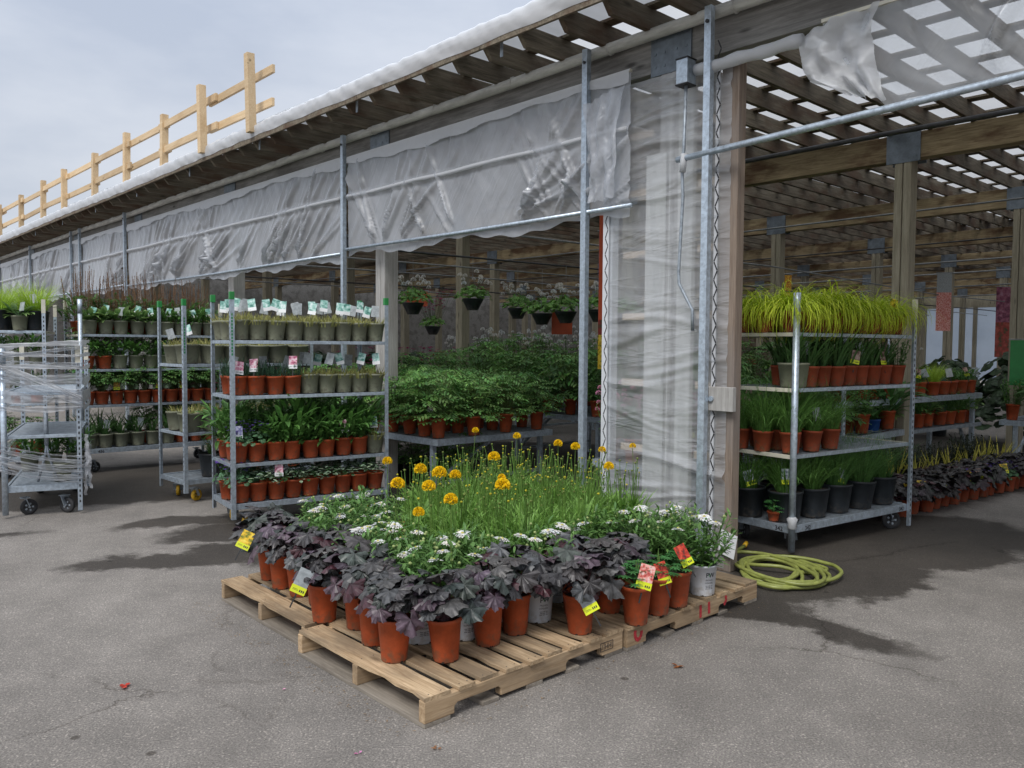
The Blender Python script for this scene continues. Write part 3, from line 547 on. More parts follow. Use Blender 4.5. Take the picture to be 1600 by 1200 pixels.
# ================================================================== PALLETS
PF = Frame(-0.331, 3.081, 42.78)
def pallet(fr_u, fr_v, label, seed, L=1.20, W=1.016, free_slats=None, dz=0, rot=0, marks=None):
    rg = random.Random(seed); t_ = thing('wooden_pallet', label, 'pallet', PF.at(fr_u, fr_v, dz), PF.a+R(rot), 'wooden pallets under the flower display')
    # stringers run along x (notched), slats along y
    for k, vv in enumerate((.0, W/2-.02, W-.04)):
        q = MB(['pallet_wood_x']); z0, z1 = .018, .105
        prof = [(0, z0), (.15, z0), (.15, z0+.03), (.165, z0+.042), (.385, z0+.042), (.40, z0+.03), (.40, z0), (L-.40, z0), (L-.40, z0+.03), (L-.385, z0+.042), (L-.165, z0+.042), (L-.15, z0+.03), (L-.15, z0), (L, z0), (L, z1), (0, z1)]
        n = len(prof); vs = [(x, vv, z) for x, z in prof]+[(x, vv+.038, z) for x, z in prof]
        q.add(vs, [tuple(range(n)), tuple(range(2*n-1, n-1, -1))]+[((k2+1) % n, k2, k2+n, (k2+1) % n+n) for k2 in range(n)]); bev(q.obj('stringer', t_), .003)
    x = 0; k = 0; ns = 9
    ws = [.13 if i in (0, ns-1) else rg.uniform(.085, .10) for i in range(ns)]; gap = (L-sum(ws))/(ns-1)
    for i in range(ns):
        q = MB(['pallet_wood']); wd = ws[i]; n = 10; vs = []
        e0, e1 = rg.uniform(-.012, .004), rg.uniform(-.006, .012)
        for j in range(n+1):
            yy = e0+(W+e1-e0)*j/n; a, b_ = rg.uniform(0, .004)+(.012*(rg.random() < .06)), rg.uniform(0, .003)
            vs += [(a, yy, .1055), (wd-b_, yy, .1055), (wd-b_, yy, .121), (a, yy, .121)]
        q.add(vs, [(j*4+c_, (j+1)*4+c_, (j+1)*4+(c_+1) % 4, j*4+(c_+1) % 4) for j in range(n) for c_ in range(4)]+[(3, 2, 1, 0), tuple(4*n+c_ for c_ in range(4))])
        q.use('ink')
        for yy in (.02, W/2, W-.022):
            for dx in (.25, .72): q.box((wd*dx, yy, .1205), (wd*dx+.005, yy+.005, .1222))
        o = q.obj('slat', t_); o.location = (x, 0, 0); o.rotation_euler = (0, 0, R(rg.uniform(-.4, .4))); bev(o, .0025); x += wd+gap
    for x0, wd in ((0, .13), (.30, .09), (L/2-.05, .10), (L-.40, .09), (L-.13, .13)):
        q = MB(['pallet_old']); q.box((x0, 0, 0), (x0+wd, W, .0175)); bev(q.obj('bottom_slat', t_), .002)
    if marks: marks(t_)
    return t_
def stamp(t_):
    q = MB(['ink']); y0 = -.0012; cx, cz = 1.08, .060
    def seg(a, b_, w_=.0022): q.bar((cx+a[0], y0, cz+a[1]), (cx+b_[0], y0, cz+b_[1]), w_, .0012, up=(0, 1, 0))
    for a, b_ in [((-.045, -.02), (.045, -.02)), ((.045, -.02), (.045, .02)), ((.045, .02), (-.045, .02)), ((-.045, .02), (-.045, -.02)), ((-.02, -.02), (-.02, .02)), ((-.033, -.012), (-.033, .012)), ((-.01, .0), (.004, .0)), ((-.01, -.012), (-.01, .012)), ((.006, -.012), (.006, .012)), ((.014, .0), (.028, .0)), ((.014, -.012), (.014, .012)), ((.028, -.012), (.028, .012)), ((.037, -.012), (.037, .012))]: seg(a, b_)
    q.obj('stamp', t_)
def spray(t_):
    q = MB(['red_spray']); y0 = -.002
    def arc(pts, w_=.020):
        for a, b_ in zip(pts[:-1], pts[1:]): q.bar((a[0], y0, a[1]), (b_[0], y0, b_[1]), w_, .001, up=(0, 1, 0))
    arc([(.085+.026*cos(a_), .075+.034*sin(a_)) for a_ in [R(x) for x in (150, 180, 215, 250, 280, 310, 340, 370)]])
    arc([(.62, .10), (.622, .03)], .020); arc([(.70, .10), (.702, .035)], .020); arc([(.86, .10), (.872, .085), (.862, .062), (.846, .055)], .018)
    q.obj('spray_mark', t_)
pallet(0, 0, 'nearest wooden pallet, its bare slats ending in an open corner', 1, marks=stamp)
pallet(1.215, -.015, 'wooden pallet with red spray marks on its side', 2, marks=spray)
pallet(.06, 1.055, 'wooden pallet with wide gaps beneath the purple leaved pots', 3, rot=-.8)
pallet(1.225, 1.035, 'wooden pallet hidden under flowers nearest the steel bench', 4)

# ================================================================== FOLIAGE SHAPES
def tone(c, a=.25):
    k = 1+random.uniform(-a, a); h = random.uniform(-.06, .06); return (max(0, c[0]*k*(1+h)), c[1]*k, max(0, c[2]*k*(1-h)))
def strip(mb, base, az, el, L, wd, curl, n=4, col=(.1, .2, .03), tip=None, shape='leaf', fold=.25, rollang=0, spread=0):
    """bent blade made of pairs of points either side of a midrib"""
    p = Vector(base); d_az = az; e_ = el; vs = []; cs = []; st = L/n; tip = tip or tuple(x*1.25 for x in col)
    for i in range(n+1):
        t_ = i/n
        if shape == 'leaf': w_ = wd*(sin(pi*min(1, t_*.92+.06))**.8)
        elif shape == 'blade': w_ = wd*(1-t_**2.2)*.95+wd*.04
        else: w_ = wd*(.35+.65*sin(pi*min(1, t_*.8)))
        d = Vector((cos(d_az)*cos(e_), sin(d_az)*cos(e_), sin(e_))); sd_ = Vector((-sin(d_az), cos(d_az), 0)); up = sd_.cross(d)*-1
        sd_ = (sd_*cos(rollang)+up*sin(rollang))
        c = tuple(col[k]*(1-t_)+tip[k]*t_ for k in range(3))
        vs += [p-sd_*w_/2+up*w_*fold*-.0, p+up*(-fold*w_*.5), p+sd_*w_/2]; cs += [c, tuple(x*.8 for x in c), c]
        p = p+d*st; e_ -= curl/n; d_az += spread/n
    fs = []
    for i in range(n):
        a = i*3; fs += [(a, a+1, a+4, a+3), (a+1, a+2, a+5, a+4)]
    mb.add(vs, fs, cs); return p
def blade(mb, base, az, el, L, wd, curl, n=4, col=(.1, .2, .03), tip=None, spread=0):
    p = Vector(base); e_ = el; vs = []; cs = []; st = L/n; tip = tip or tuple(x*1.3 for x in col); tw = rnd(-.5, .5)
    for i in range(n+1):
        t_ = i/n; w_ = wd*(1-t_**2)+wd*.08
        d = Vector((cos(az)*cos(e_), sin(az)*cos(e_), sin(e_))); sd_ = Vector((-sin(az+tw), cos(az+tw), 0))
        c = tuple(col[k]*(1-t_)+tip[k]*t_ for k in range(3)); vs += [p-sd_*w_/2, p+sd_*w_/2]; cs += [c, c]; p = p+d*st; e_ -= curl/n; az += spread/n
    mb.add(vs, [(i*2, i*2+1, i*2+3, i*2+2) for i in range(n)], cs); return p
def stem(mb, a, b_, r_, col, n=3, sag=0):
    a, b_ = Vector(a), Vector(b_); k = 4; pts = [a+(b_-a)*i/k+Vector((0, 0, sag*sin(pi*i/k))) for i in range(k+1)]
    o = len(mb.v); mb.tube(pts, r_, n, False); mb.c[o:] = [col]*(len(mb.v)-o)
def lobed(mb, c, nrm, fwd, r_, col, lobes=5, depth=.28, ruffle=.12, under=None):
    """lobed, ruffled leaf blade: centre + ring + rim"""
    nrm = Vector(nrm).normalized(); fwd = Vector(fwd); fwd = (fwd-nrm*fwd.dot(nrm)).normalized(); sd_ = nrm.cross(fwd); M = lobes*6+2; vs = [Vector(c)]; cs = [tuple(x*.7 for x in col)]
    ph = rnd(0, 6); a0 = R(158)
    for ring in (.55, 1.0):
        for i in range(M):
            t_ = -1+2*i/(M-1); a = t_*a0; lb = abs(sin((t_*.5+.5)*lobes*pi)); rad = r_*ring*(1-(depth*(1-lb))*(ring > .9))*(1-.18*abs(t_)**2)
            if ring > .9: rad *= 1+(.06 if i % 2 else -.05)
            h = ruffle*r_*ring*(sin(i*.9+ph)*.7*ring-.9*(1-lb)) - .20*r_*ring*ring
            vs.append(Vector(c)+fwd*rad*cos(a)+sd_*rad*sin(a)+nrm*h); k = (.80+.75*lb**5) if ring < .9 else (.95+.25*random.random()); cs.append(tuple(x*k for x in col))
    fs = [(0, 1+i, 2+i) for i in range(M-1)]+[(1+i, 1+M+i, 2+M+i, 2+i) for i in range(M-1)]
    mb.add(vs, fs, cs)
def ball_flower(mb, c, r_, col, n=70, dark=None):
    c = Vector(c); o = len(mb.v)
    for i in range(n):
        z = 1-1.35*(i+.5)/n; a = i*2.39996; q = sqrt(max(0, 1-z*z)); d = Vector((q*cos(a), q*sin(a), z)); s1 = d.orthogonal().normalized(); s2 = d.cross(s1)
        a2 = rnd(0, 6); s1, s2 = s1*cos(a2)+s2*sin(a2), s2*cos(a2)-s1*sin(a2); t_ = tone(col, .2); k = r_*.27; p = c+d*r_*.78*Vector((1, 1, .8)).length/1.62
        vs = [p, p+s1*k*.9+d*k*.35, p+d*k*.75+s2*k*.4, p+d*k*.7-s2*k*.4]; mb.add([p-s2*k*.35, p+s2*k*.35, p+s2*k*.5+d*k+s1*k*.5, p-s2*k*.5+d*k+s1*k*.5], [(0, 1, 2, 3)], [tuple(x*.72 for x in t_)]*2+[t_]*2)
def daisy(mb, c, r_, nrm, col=(.82, .82, .80), cen=(.62, .55, .12), layers=2):
    nrm = Vector(nrm).normalized(); s1 = nrm.orthogonal().normalized(); s2 = nrm.cross(s1); c = Vector(c)
    for ly in range(layers):
        n = 15-ly*3; rr_ = r_*(1-.3*ly)
        for i in range(n):
            a = 2*pi*i/n+ly*.2+rnd(-.08, .08); d = s1*cos(a)+s2*sin(a); e_ = nrm.cross(d); L = rr_*rnd(.85, 1.08); up = nrm*(.006*ly+.004); t_ = tone(col, .06)
            w_ = r_*.17; mb.add([c+d*r_*.12-e_*w_*.5+up, c+d*r_*.12+e_*w_*.5+up, c+d*L*.65+e_*w_+up+nrm*r_*.05, c+d*L-nrm*r_*rnd(.0, .12)+up, c+d*L*.65-e_*w_+up+nrm*r_*.05], [(0, 1, 2, 3, 4)], [tuple(x*.85 for x in t_)]*2+[t_]*3)
    o = len(mb.v); ring = [c+(s1*cos(a)+s2*sin(a))*r_*.2+nrm*.010 for a in [2*pi*k/8 for k in range(8)]]; mb.add([c+nrm*.017]+ring, [(0, 1+k, 1+(k+1) % 8) for k in range(8)], [cen]*9)

def f_heuchera(seed, big=1., col=(.046, .043, .045), h=.19, n=26, cols=None, fan=True):
    random.seed(seed); mb = MB(['dark_leaf']); 
    for i in range(n):
        t_ = (i+.5)/n; a = i*2.4+rnd(-.3, .3); rad = (.035+.125*sqrt(t_))*big; z = (h*(1-.72*t_**1.5)+rnd(-.018, .018))*big; 
        p = Vector((rad*cos(a), rad*sin(a), z)); fw_ = Vector((cos(a), sin(a), -.35)); nr_ = Vector((cos(a)*.75*t_+rnd(-.42, .42), sin(a)*.75*t_+rnd(-.42, .42), 1-.35*t_))
        c = tone(col, .38); q_ = random.random(); c = (c[0]*1.0, c[1]*1.35, c[2]*1.15) if q_ < .3 else ((c[0]*1.5, c[1]*1.1, c[2]*1.4) if q_ < .5 else c)
        if random.random() < .09: c = tone((.05, .016, .022), .3)
        elif random.random() < .35: c = tone((col[0]*1.45, col[1]*1.55, col[2]*1.5), .2)
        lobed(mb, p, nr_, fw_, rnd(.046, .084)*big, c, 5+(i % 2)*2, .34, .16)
        stem(mb, (rnd(-.015, .015), rnd(-.015, .015), 0), p-Vector((0, 0, .006)), .0016, (.06, .02, .025))
    for i in range(14):   # small young leaves low inside
        a = rnd(0, 6.3); rad = rnd(.02, .09); lobed(mb, (rad*cos(a), rad*sin(a), rnd(.02, .09)), (cos(a)*.6, sin(a)*.6, .8), (cos(a), sin(a), 0), rnd(.025, .045), tone((.06, .025, .03), .3), 5)
    return mb.mesh('heuchera_leaves')
def f_grass(seed, col, tip, n=150, L=(.16, .30), wd=.0032, curl=(1.2, 2.6), el=(.9, 1.5), rad=.05, mat='leaf', seg=5):
    random.seed(seed); mb = MB([mat])
    for i in range(n):
        a = rnd(0, 2*pi); r_ = rad*sqrt(random.random()); blade(mb, (r_*cos(a), r_*sin(a), -.01), a+rnd(-.6, .6), rnd(*el), rnd(*L), wd*rnd(.7, 1.3), rnd(*curl), seg, tone(col, .25), tone(tip, .2), rnd(-.5, .5))
    return mb.mesh('grass_blades')
def f_broad(seed, col=(.075, .17, .04), n=110, L=(.07, .12), wd=.024, h=.15, rad=.06, curl=(.3, 1.4), tip=None, spread=.10):
    random.seed(seed); mb = MB(['leaf'])
    for i in range(n):
        a = rnd(0, 2*pi); r_ = rad*sqrt(random.random()); z = h*random.random()**.8; r2 = r_+spread*z/max(h, .01)*.5
        el = rnd(.0, 1.2); strip(mb, (r2*cos(a), r2*sin(a), z), a+rnd(-.7, .7), el, rnd(*L), wd*rnd(.7, 1.25), rnd(*curl), 4, tone(col, .3), tip)
        if i % 3 == 0: stem(mb, (r_*.3*cos(a), r_*.3*sin(a), 0), (r2*cos(a), r2*sin(a), z), .0016, tone(col, .2))
    return mb.mesh('leaves')
def f_stems(seed, n=26, h=(.13, .27), col=(.075, .165, .04), ll=.05, wd=.012, rad=.05, lean=.35, per=13, tip=None, whorl=False):
    random.seed(seed); mb = MB(['leaf'])
    for i in range(n):
        a = rnd(0, 2*pi); r_ = rad*sqrt(random.random()); H = rnd(*h); le = rnd(0, lean)*H*(r_/rad+.3); b_ = Vector((r_*cos(a), r_*sin(a), 0)); t_ = b_+Vector((cos(a)*le, sin(a)*le, H)); stem(mb, b_, t_, .0018, tone(col, .15))
        for k in range(per):
            q_ = (k+1)/per; p = b_+(t_-b_)*q_; aa = k*2.4+a; strip(mb, p, aa, rnd(-.1, .8)+.3*q_, ll*(1.15-.5*q_)*rnd(.7, 1.2), wd*rnd(.8, 1.2), rnd(.3, 1.2), 3, tone(col, .28), tip)
    return mb.mesh('leafy_stems')
def f_compound(seed, n=54, h=(.10, .30), col=(.085, .175, .05), rad=.05, reach=.16, size=.05):
    """ferny compound leaves: petiole with pairs of pointed leaflets"""
    random.seed(seed); mb = MB(['leaf'])
    for i in range(n):
        a = rnd(0, 2*pi); t0 = random.random(); H = h[0]+(h[1]-h[0])*t0; rc = reach*sqrt(random.random())*(1.15-.4*t0); b_ = Vector((rnd(-rad, rad)*.5, rnd(-rad, rad)*.5, 0)); p = Vector((rc*cos(a), rc*sin(a), H)); stem(mb, b_, p, .0014, tone((.07, .10, .03), .2), sag=.02)
        c = tone(col, .35); aa = a+rnd(-.8, .8); dr = rnd(-.5, .15)
        for k in range(4):
            q_ = p+Vector((cos(aa)*cos(dr), sin(aa)*cos(dr), sin(dr)))*size*.55*k
            for sg in ((-1, 1) if k < 3 else (0,)):
                strip(mb, q_, aa+sg*1.05, dr+rnd(-.2, .2), size*rnd(.8, 1.2)*(1-.12*k), size*.36, rnd(.2, .9), 3, tuple(x*rnd(.85, 1.2) for x in c))
    return mb.mesh('compound_leaves')
def f_lupine(seed, col=(.045, .14, .04), n=26, r_=.036):
    random.seed(seed); mb = MB(['leaf'])
    for i in range(n):
        t_ = random.random(); a = i*2.4; rad = .02+.075*t_; z = .10-.055*t_+rnd(-.02, .03); p = Vector((rad*cos(a), rad*sin(a), z)); stem(mb, (0, 0, 0), p, .0014, col); c = tone(col, .3)
        for k in range(9): strip(mb, p, a+k*2*pi/9, .35-.3*t_+rnd(-.1, .1), r_*rnd(.85, 1.15), .010, .5, 3, c)
    for k in range(2): stem(mb, (0, 0, 0), (rnd(-.02, .02), rnd(-.02, .02), rnd(.12, .17)), [.006, .0065, .006, .004, .002], (.09, .16, .04), 6)
    return mb.mesh('palmate_leaves')
def f_daisy(seed):
    return f_stems(seed, 30, (.12, .27), (.085, .17, .045), .08, .015, .055, .75, 13)
def fl_daisy(seed, n=6, buds=5):
    random.seed(seed); mb = MB(['petal'])
    for i in range(n):
        a = rnd(0, 6.3); r_ = rnd(.03, .12); p = Vector((r_*cos(a), r_*sin(a), rnd(.225, .285)-.25*r_)); daisy(mb, p, rnd(.038, .050), (rnd(-.22, .22), rnd(-.22, .22), 1)); stem(mb, (r_*.4*cos(a), r_*.4*sin(a), .05), p-Vector((0, 0, .004)), .0018, (.06, .13, .03))
    for i in range(buds):
        a = rnd(0, 6.3); r_ = rnd(.03, .11); p = Vector((r_*cos(a), r_*sin(a), rnd(.2, .27))); o = len(mb.v); mb.lathe([(.001, .012), (.007, .008), (.008, .003), (.002, -.004)], 6, tuple(p)); mb.c[o:] = [(.42, .5, .2)]*(len(mb.v)-o); stem(mb, (r_*.4*cos(a), r_*.4*sin(a), .05), p, .0014, (.07, .14, .03))
    return mb.mesh('daisy_flowers')
def f_core(seed):
    random.seed(seed); mb = MB(['leaf'])
    for i in range(95):
        a = rnd(0, 6.3); r_ = .07*sqrt(random.random()); strip(mb, (r_*cos(a), r_*sin(a), rnd(0, .16)), a+rnd(-.6, .6), rnd(.3, 1.4), rnd(.09, .20), rnd(.011, .019), rnd(.4, 1.4), 4, tone((.11, .22, .04), .28), (.18, .32, .07))
    for i in range(30):
        a = rnd(0, 6.3); r_ = .06*sqrt(random.random()); blade(mb, (r_*cos(a), r_*sin(a), 0), a, rnd(1.2, 1.5), rnd(.16, .32), .006, rnd(-.1, .3), 4, tone((.13, .25, .045), .25))
    return mb.mesh('narrow_leaves')
def fl_core(seed, blooms=1, buds=16):
    random.seed(seed); mb = MB(['petal']); pts = []
    for i in range(buds+blooms):
        a = rnd(0, 6.3); r_ = rnd(.005, .08); H = rnd(.34, .50) if i >= blooms else rnd(.40, .56); x, y = r_*cos(a)*1.5, r_*sin(a)*1.5
        p = Vector((x, y, H)); k = 5; mid = Vector((x*.6, y*.6, H*.55)); o = len(mb.v); mb.tube([Vector((x*.3, y*.3, 0)), mid, p], .0024, 3, False); mb.c[o:] = [tone((.13, .24, .05), .2)]*(len(mb.v)-o)
        if i < blooms: ball_flower(mb, p, rnd(.024, .031), (.88, .47, .012), 110)
        else:
            rr_ = rnd(.0045, .009); o = len(mb.v); mb.lathe([(.0005, rr_*.8), (rr_*.8, rr_*.5), (rr_, 0), (rr_*.5, -rr_*.8)], 6, tuple(p)); mb.c[o:] = [(.55, .50, .05) if random.random() < .3 else (.20, .26, .07)]*(len(mb.v)-o)
    return mb.mesh('button_flowers')
def fl_dots(seed, col, n=26, rad=.09, z=(.12, .26), r_=.010, mat='petal'):
    random.seed(seed); mb = MB([mat])
    for i in range(n):
        a = rnd(0, 6.3); q_ = rad*sqrt(random.random()); p = Vector((q_*cos(a), q_*sin(a), rnd(*z))); c = tone(col, .2)
        for k in range(5): strip(mb, p, k*1.257+a, rnd(.1, .7), r_*1.5, r_*1.1, .6, 2, tuple(x*.7 for x in c), c)
        stem(mb, (q_*.4*cos(a), q_*.4*sin(a), z[0]*.4), p, .001, (.06, .12, .03))
    return mb.mesh('small_flowers')
def f_plume(seed, col=(.15, .085, .045), n=15, h=(.18, .38)):
    random.seed(seed); mb = MB(['leaf'])
    for i in range(n):
        a = rnd(0, 6.3); r_ = rnd(0, .07); H = rnd(*h); b_ = Vector((r_*cos(a), r_*sin(a), 0)); t_ = Vector((r_*1.8*cos(a), r_*1.8*sin(a), H)); stem(mb, b_, t_, .0016, tone(col, .2))
        for k in range(16): q_ = .55+.45*k/16; strip(mb, b_+(t_-b_)*q_, rnd(0, 6.3), rnd(.4, 1.2), .03*(1.3-q_), .005, .3, 2, tone(col, .35), tuple(x*1.5 for x in col))
    for i in range(70):
        a = rnd(0, 6.3); r_ = .10*sqrt(random.random()); strip(mb, (r_*cos(a), r_*sin(a), rnd(.0, .16)), a+rnd(-.8, .8), rnd(.1, 1.1), rnd(.04, .08), .022, .8, 3, tone((.08, .15, .045), .3))
    return mb.mesh('flower_plumes')
def f_sprout(seed):
    random.seed(seed); mb = MB(['leaf'])
    for i in range(70): a = rnd(0, 6.3); r_ = .068*sqrt(random.random()); blade(mb, (r_*cos(a), r_*sin(a), -.02), a, rnd(.7, 1.5), rnd(.04, .10), .0075, rnd(.1, .8), 3, tone((.24, .25, .09), .3), tone((.30, .29, .10), .3))
    return mb.mesh('young_shoots')
def f_lamium(seed, dens=90):
    random.seed(seed); mb = MB(['leaf'])
    for i in range(dens):
        a = rnd(0, 6.3); r_ = .10*sqrt(random.random()); z = .075-.5*r_+rnd(-.02, .03); c = tone((.30, .40, .27), .2) if random.random() < .6 else tone((.05, .12, .04), .3); strip(mb, (r_*cos(a), r_*sin(a), z), rnd(0, 6.3), rnd(-.3, .6), rnd(.025, .04), rnd(.018, .026), .5, 3, c, tuple(x*.7 for x in c))
    return mb.mesh('silver_leaves')
def f_yucca(seed, col=(.10, .16, .03), tip=(.55, .50, .10), n=20, L=(.22, .42)):
    random.seed(seed); mb = MB(['leaf'])
    for i in range(n): a = rnd(0, 6.3); strip(mb, (.02*cos(a), .02*sin(a), 0), a, rnd(.9, 1.5), rnd(*L), .022, rnd(-.1, .4), 4, tone(tip if i % 2 else col, .25), tip, 'blade')
    return mb.mesh('sword_leaves')
def f_round(seed, col=(.05, .12, .03), n=90, rad=.13, h=.14, lr=(.02, .035), mat='leaf'):
    random.seed(seed); mb = MB([mat])
    for i in range(n):
        a = rnd(0, 6.3); r_ = rad*sqrt(random.random()); z = h*sqrt(max(0, 1-(r_/rad)**2))*rnd(.5, 1.05); lobed(mb, (r_*cos(a), r_*sin(a), z), (cos(a)*.6+rnd(-.4, .4), sin(a)*.6+rnd(-.4, .4), .8), (cos(a), sin(a), 0), rnd(*lr), tone(col, .35), 3, .1, .08)
    return mb.mesh('rounded_leaves')
def f_palm(seed, col=(.03, .065, .025), n=26, L=.55):
    random.seed(seed); mb = MB(['leaf'])
    for i in range(n):
        a = rnd(0, 6.3); el = rnd(-.1, 1.4); p = Vector((0, 0, .95)); d = Vector((cos(a)*cos(el), sin(a)*cos(el), sin(el))); q_ = p+d*L*.6; stem(mb, p, q_, .006, col)
        for k in range(17): b_ = (k-8)/8; strip(mb, q_, a+b_*1.3, el+rnd(-.15, .15)-abs(b_)*.2, L*.62*(1-.25*abs(b_)), .02, rnd(.2, .8), 3, tone(col, .3))
    o = len(mb.v); mb.tube([(0, 0, 0), (.02, 0, .5), (0, 0, .97)], [.045, .04, .05], 8); mb.c[o:] = [(.06, .045, .03)]*(len(mb.v)-o)
    return mb.mesh('palm_fronds')

G = (.05, .125, .03)
FOL = {
 'heuchera': [f_heuchera(s, b) for s, b in ((1, 1.0), (2, 1.1), (3, .92), (4, 1.05), (5, 1.0))],
 'dark_heuchera': [f_heuchera(s, .95, (.030, .026, .026), .14, 24) for s in (7, 8)],
 'lime': [f_grass(s, (.24, .36, .012), (.46, .52, .045), 250, (.20, .42), .0060, (1.8, 4.8), (.6, 1.5), seg=7) for s in (11, 12, 13, 14)],
 'limeup': [f_grass(s, (.17, .28, .02), (.30, .42, .05), 200, (.24, .42), .0045, (.3, 1.5), rad=.09) for s in (15, 16)],
 'green_grass': [f_grass(s, (.065, .15, .03), (.14, .28, .07), 210, (.22, .42), .0042, (.6, 2.0), (1.0, 1.54)) for s in (21, 22, 23)],
 'fine_grass': [f_grass(s, (.06, .14, .035), (.12, .25, .07), 320, (.20, .40), .003, (.5, 1.6), (1.0, 1.54), .06, seg=4) for s in (24, 25)],
 'lily': [f_grass(s, (.05, .115, .035), (.10, .20, .06), 40, (.22, .40), .015, (.4, 1.5), (1.0, 1.5), .04) for s in (26, 27)],
 'broad': [f_broad(s) for s in (31, 32, 33)],
 'big_broad': [f_broad(s, (.05, .12, .035), 60, (.12, .22), .040, .16, .05, (.3, 1.3), None, .2) for s in (34, 35)],
 'hosta': [f_broad(s, (.05, .13, .035), 40, (.09, .14), .055, .08, .05, (.4, 1.5), (.2, .3, .1)) for s in (36,)],
 'stems': [f_stems(s) for s in (41, 42, 43)],
 'compound': [f_compound(s) for s in (51, 52, 53)],
 'compound_big': [f_compound(s, 110, (-.02, .44), (.10, .20, .055), .07, .24, .062) for s in (54, 55, 56)],
 'lupine': [f_lupine(s) for s in (61, 62)],
 'daisy': [f_daisy(s) for s in (71, 72, 73)],
 'core': [f_core(s) for s in (81, 82, 83)],
 'sprout': [f_sprout(s) for s in (91, 92, 93)],
 'lamium': [f_lamium(s) for s in (95, 96)],
 'yucca': [f_yucca(s) for s in (97, 98)],
 'plume': [f_plume(s) for s in (101, 102)],
 'darkstem': [f_stems(s, 26, (.14, .26), (.035, .045, .028), .04, .012) for s in (105, 106)],
 'basket': [f_round(s, (.10, .21, .045), 150, .25, .20) for s in (111, 112)],
 'shrub': [f_round(s, (.028, .05, .022), 190, .42, .55, (.04, .07)) for s in (115, 116)],
 'violet': [f_round(s, (.05, .11, .05), 70, .10, .09, (.012, .02)) for s in (118, 119)],
 'palm': [f_palm(121)],
 'needle': [f_stems(s, 30, (.06, .11), (.05, .11, .06), .022, .004, .06, .3, 16) for s in (123,)],
 'bigleaf': [f_round(s, (.03, .016, .012), 30, .35, .5, (.10, .15)) for s in (125,)],
 'none': [None],
}
def fl_balls(seed, col, n, rad, z, r_):
    random.seed(seed); mb = MB(['petal'])
    for i in range(n):
        a = rnd(0, 6.3); q_ = rad*sqrt(random.random()); p = Vector((q_*cos(a), q_*sin(a), rnd(*z))); ball_flower(mb, p, r_*rnd(.7, 1.15), tone(col, .08), 64); stem(mb, (q_*.4*cos(a), q_*.4*sin(a), z[0]*.4), p, .0016, (.07, .13, .04))
    return mb.mesh('flower_heads')
FLO = {
 'daisy': [fl_daisy(s, n, b_) for s, n, b_ in ((201, 2, 5), (202, 1, 6), (203, 2, 5), (204, 1, 4), (205, 3, 6), (206, 2, 4))],
 'core': [fl_core(s, n, b_) for s, n, b_ in ((211, 0, 9), (212, 0, 12), (213, 0, 7))],
 'violet': [fl_dots(s, (.20, .11, .50), 26, .10, (.09, .16), .008) for s in (221, 222)],
 'white': [fl_balls(s, (.82, .82, .80), 15, .22, (.20, .36), .032) for s in (223, 224)],
 'whites': [fl_balls(s, (.80, .80, .78), 13, .16, (.34, .52), .020) for s in (225, 235)],
 'pink': [fl_balls(s, (.80, .36, .52), 14, .14, (.12, .38), .020) for s in (226, 227)],
 'magenta': [fl_dots(s, (.45, .06, .18), 80, .36, (.25, .62), .022) for s in (228,)],
 'palepink': [fl_dots(s, (.70, .42, .40), 46, .05, (.16, .30), .010) for s in (229,)],
 'red': [fl_dots(s, (.55, .05, .02), 24, .12, (.14, .26), .016) for s in (230,)],
 'orange': [fl_dots(s, (.65, .18, .02), 7, .09, (.12, .2), .016) for s in (231,)],
}
# ================================================================== POTS
def pot_mesh(mat, rt, rb, h, rim=.006, rimh=.018, n=22):
    q = MB([mat]); q.lathe([(0.001, 0.004), (rb-.004, .004), (rb, 0), (rb+.001, .004), (rt-.001, h-rimh), (rt+rim*.6, h-rimh+.001), (rt+rim*.7, h-.002), (rt+rim*.5, h), (rt-.002, h), (rt-.004, h-.03)], n)
    for k in range(6):   # drain notches at the foot
        a = k*pi/3; rr_ = rb+.0008; q.use('soil'); q.add([(rr_*cos(a-.12), rr_*sin(a-.12), .0), (rr_*cos(a+.12), rr_*sin(a+.12), .0), ((rr_+.0006)*cos(a+.12), (rr_+.0006)*sin(a+.12), .007), ((rr_+.0006)*cos(a-.12), (rr_+.0006)*sin(a-.12), .007)], [(0, 1, 2, 3)]); q.use(mat)
    q.use('soil'); q.lathe([(rt-.004, h-.016), (rt*.6, h-.012), (.001, h-.010)], n); me = q.mesh('pot', True); return me
def text_mesh(body, size, bold=0):
    cu = bpy.data.curves.new('txt', 'FONT'); cu.body = body; cu.size = size; cu.align_x = 'CENTER'; cu.offset = bold
    ob = bpy.data.objects.new('txt', cu); COL.objects.link(ob); me = bpy.data.meshes.new_from_object(ob); bpy.data.objects.remove(ob)
    return me
def text_data(body, size, bold=0):
    me = text_mesh(body, size, bold); return [v.co.copy() for v in me.vertices], [tuple(p.vertices) for p in me.polygons]
POTS = {'terra': (pot_mesh('terracotta', .074, .055, .19), .19, 'terracotta'), 'terrad': (pot_mesh('terracotta_dull', .074, .056, .155), .155, 'terracotta'),
        'terras': (pot_mesh('terracotta', .075, .057, .152), .152, 'terracotta'), 'sage': (pot_mesh('sage_plastic', .081, .063, .160), .160, 'sage green'),
        'sagebig': (pot_mesh('sage_plastic', .11, .088, .18), .18, 'sage green'), 'black': (pot_mesh('black_plastic', .125, .098, .22), .22, 'black'), 'blue': (pot_mesh('blue_plastic', .075, .06, .14), .14, 'blue'),
        'basket': (pot_mesh('black_plastic', .15, .08, .16), .16, 'black'), 'tiny': (pot_mesh('terracotta', .045, .034, .075), .075, 'small orange'), 'white': (None, .17, 'white')}
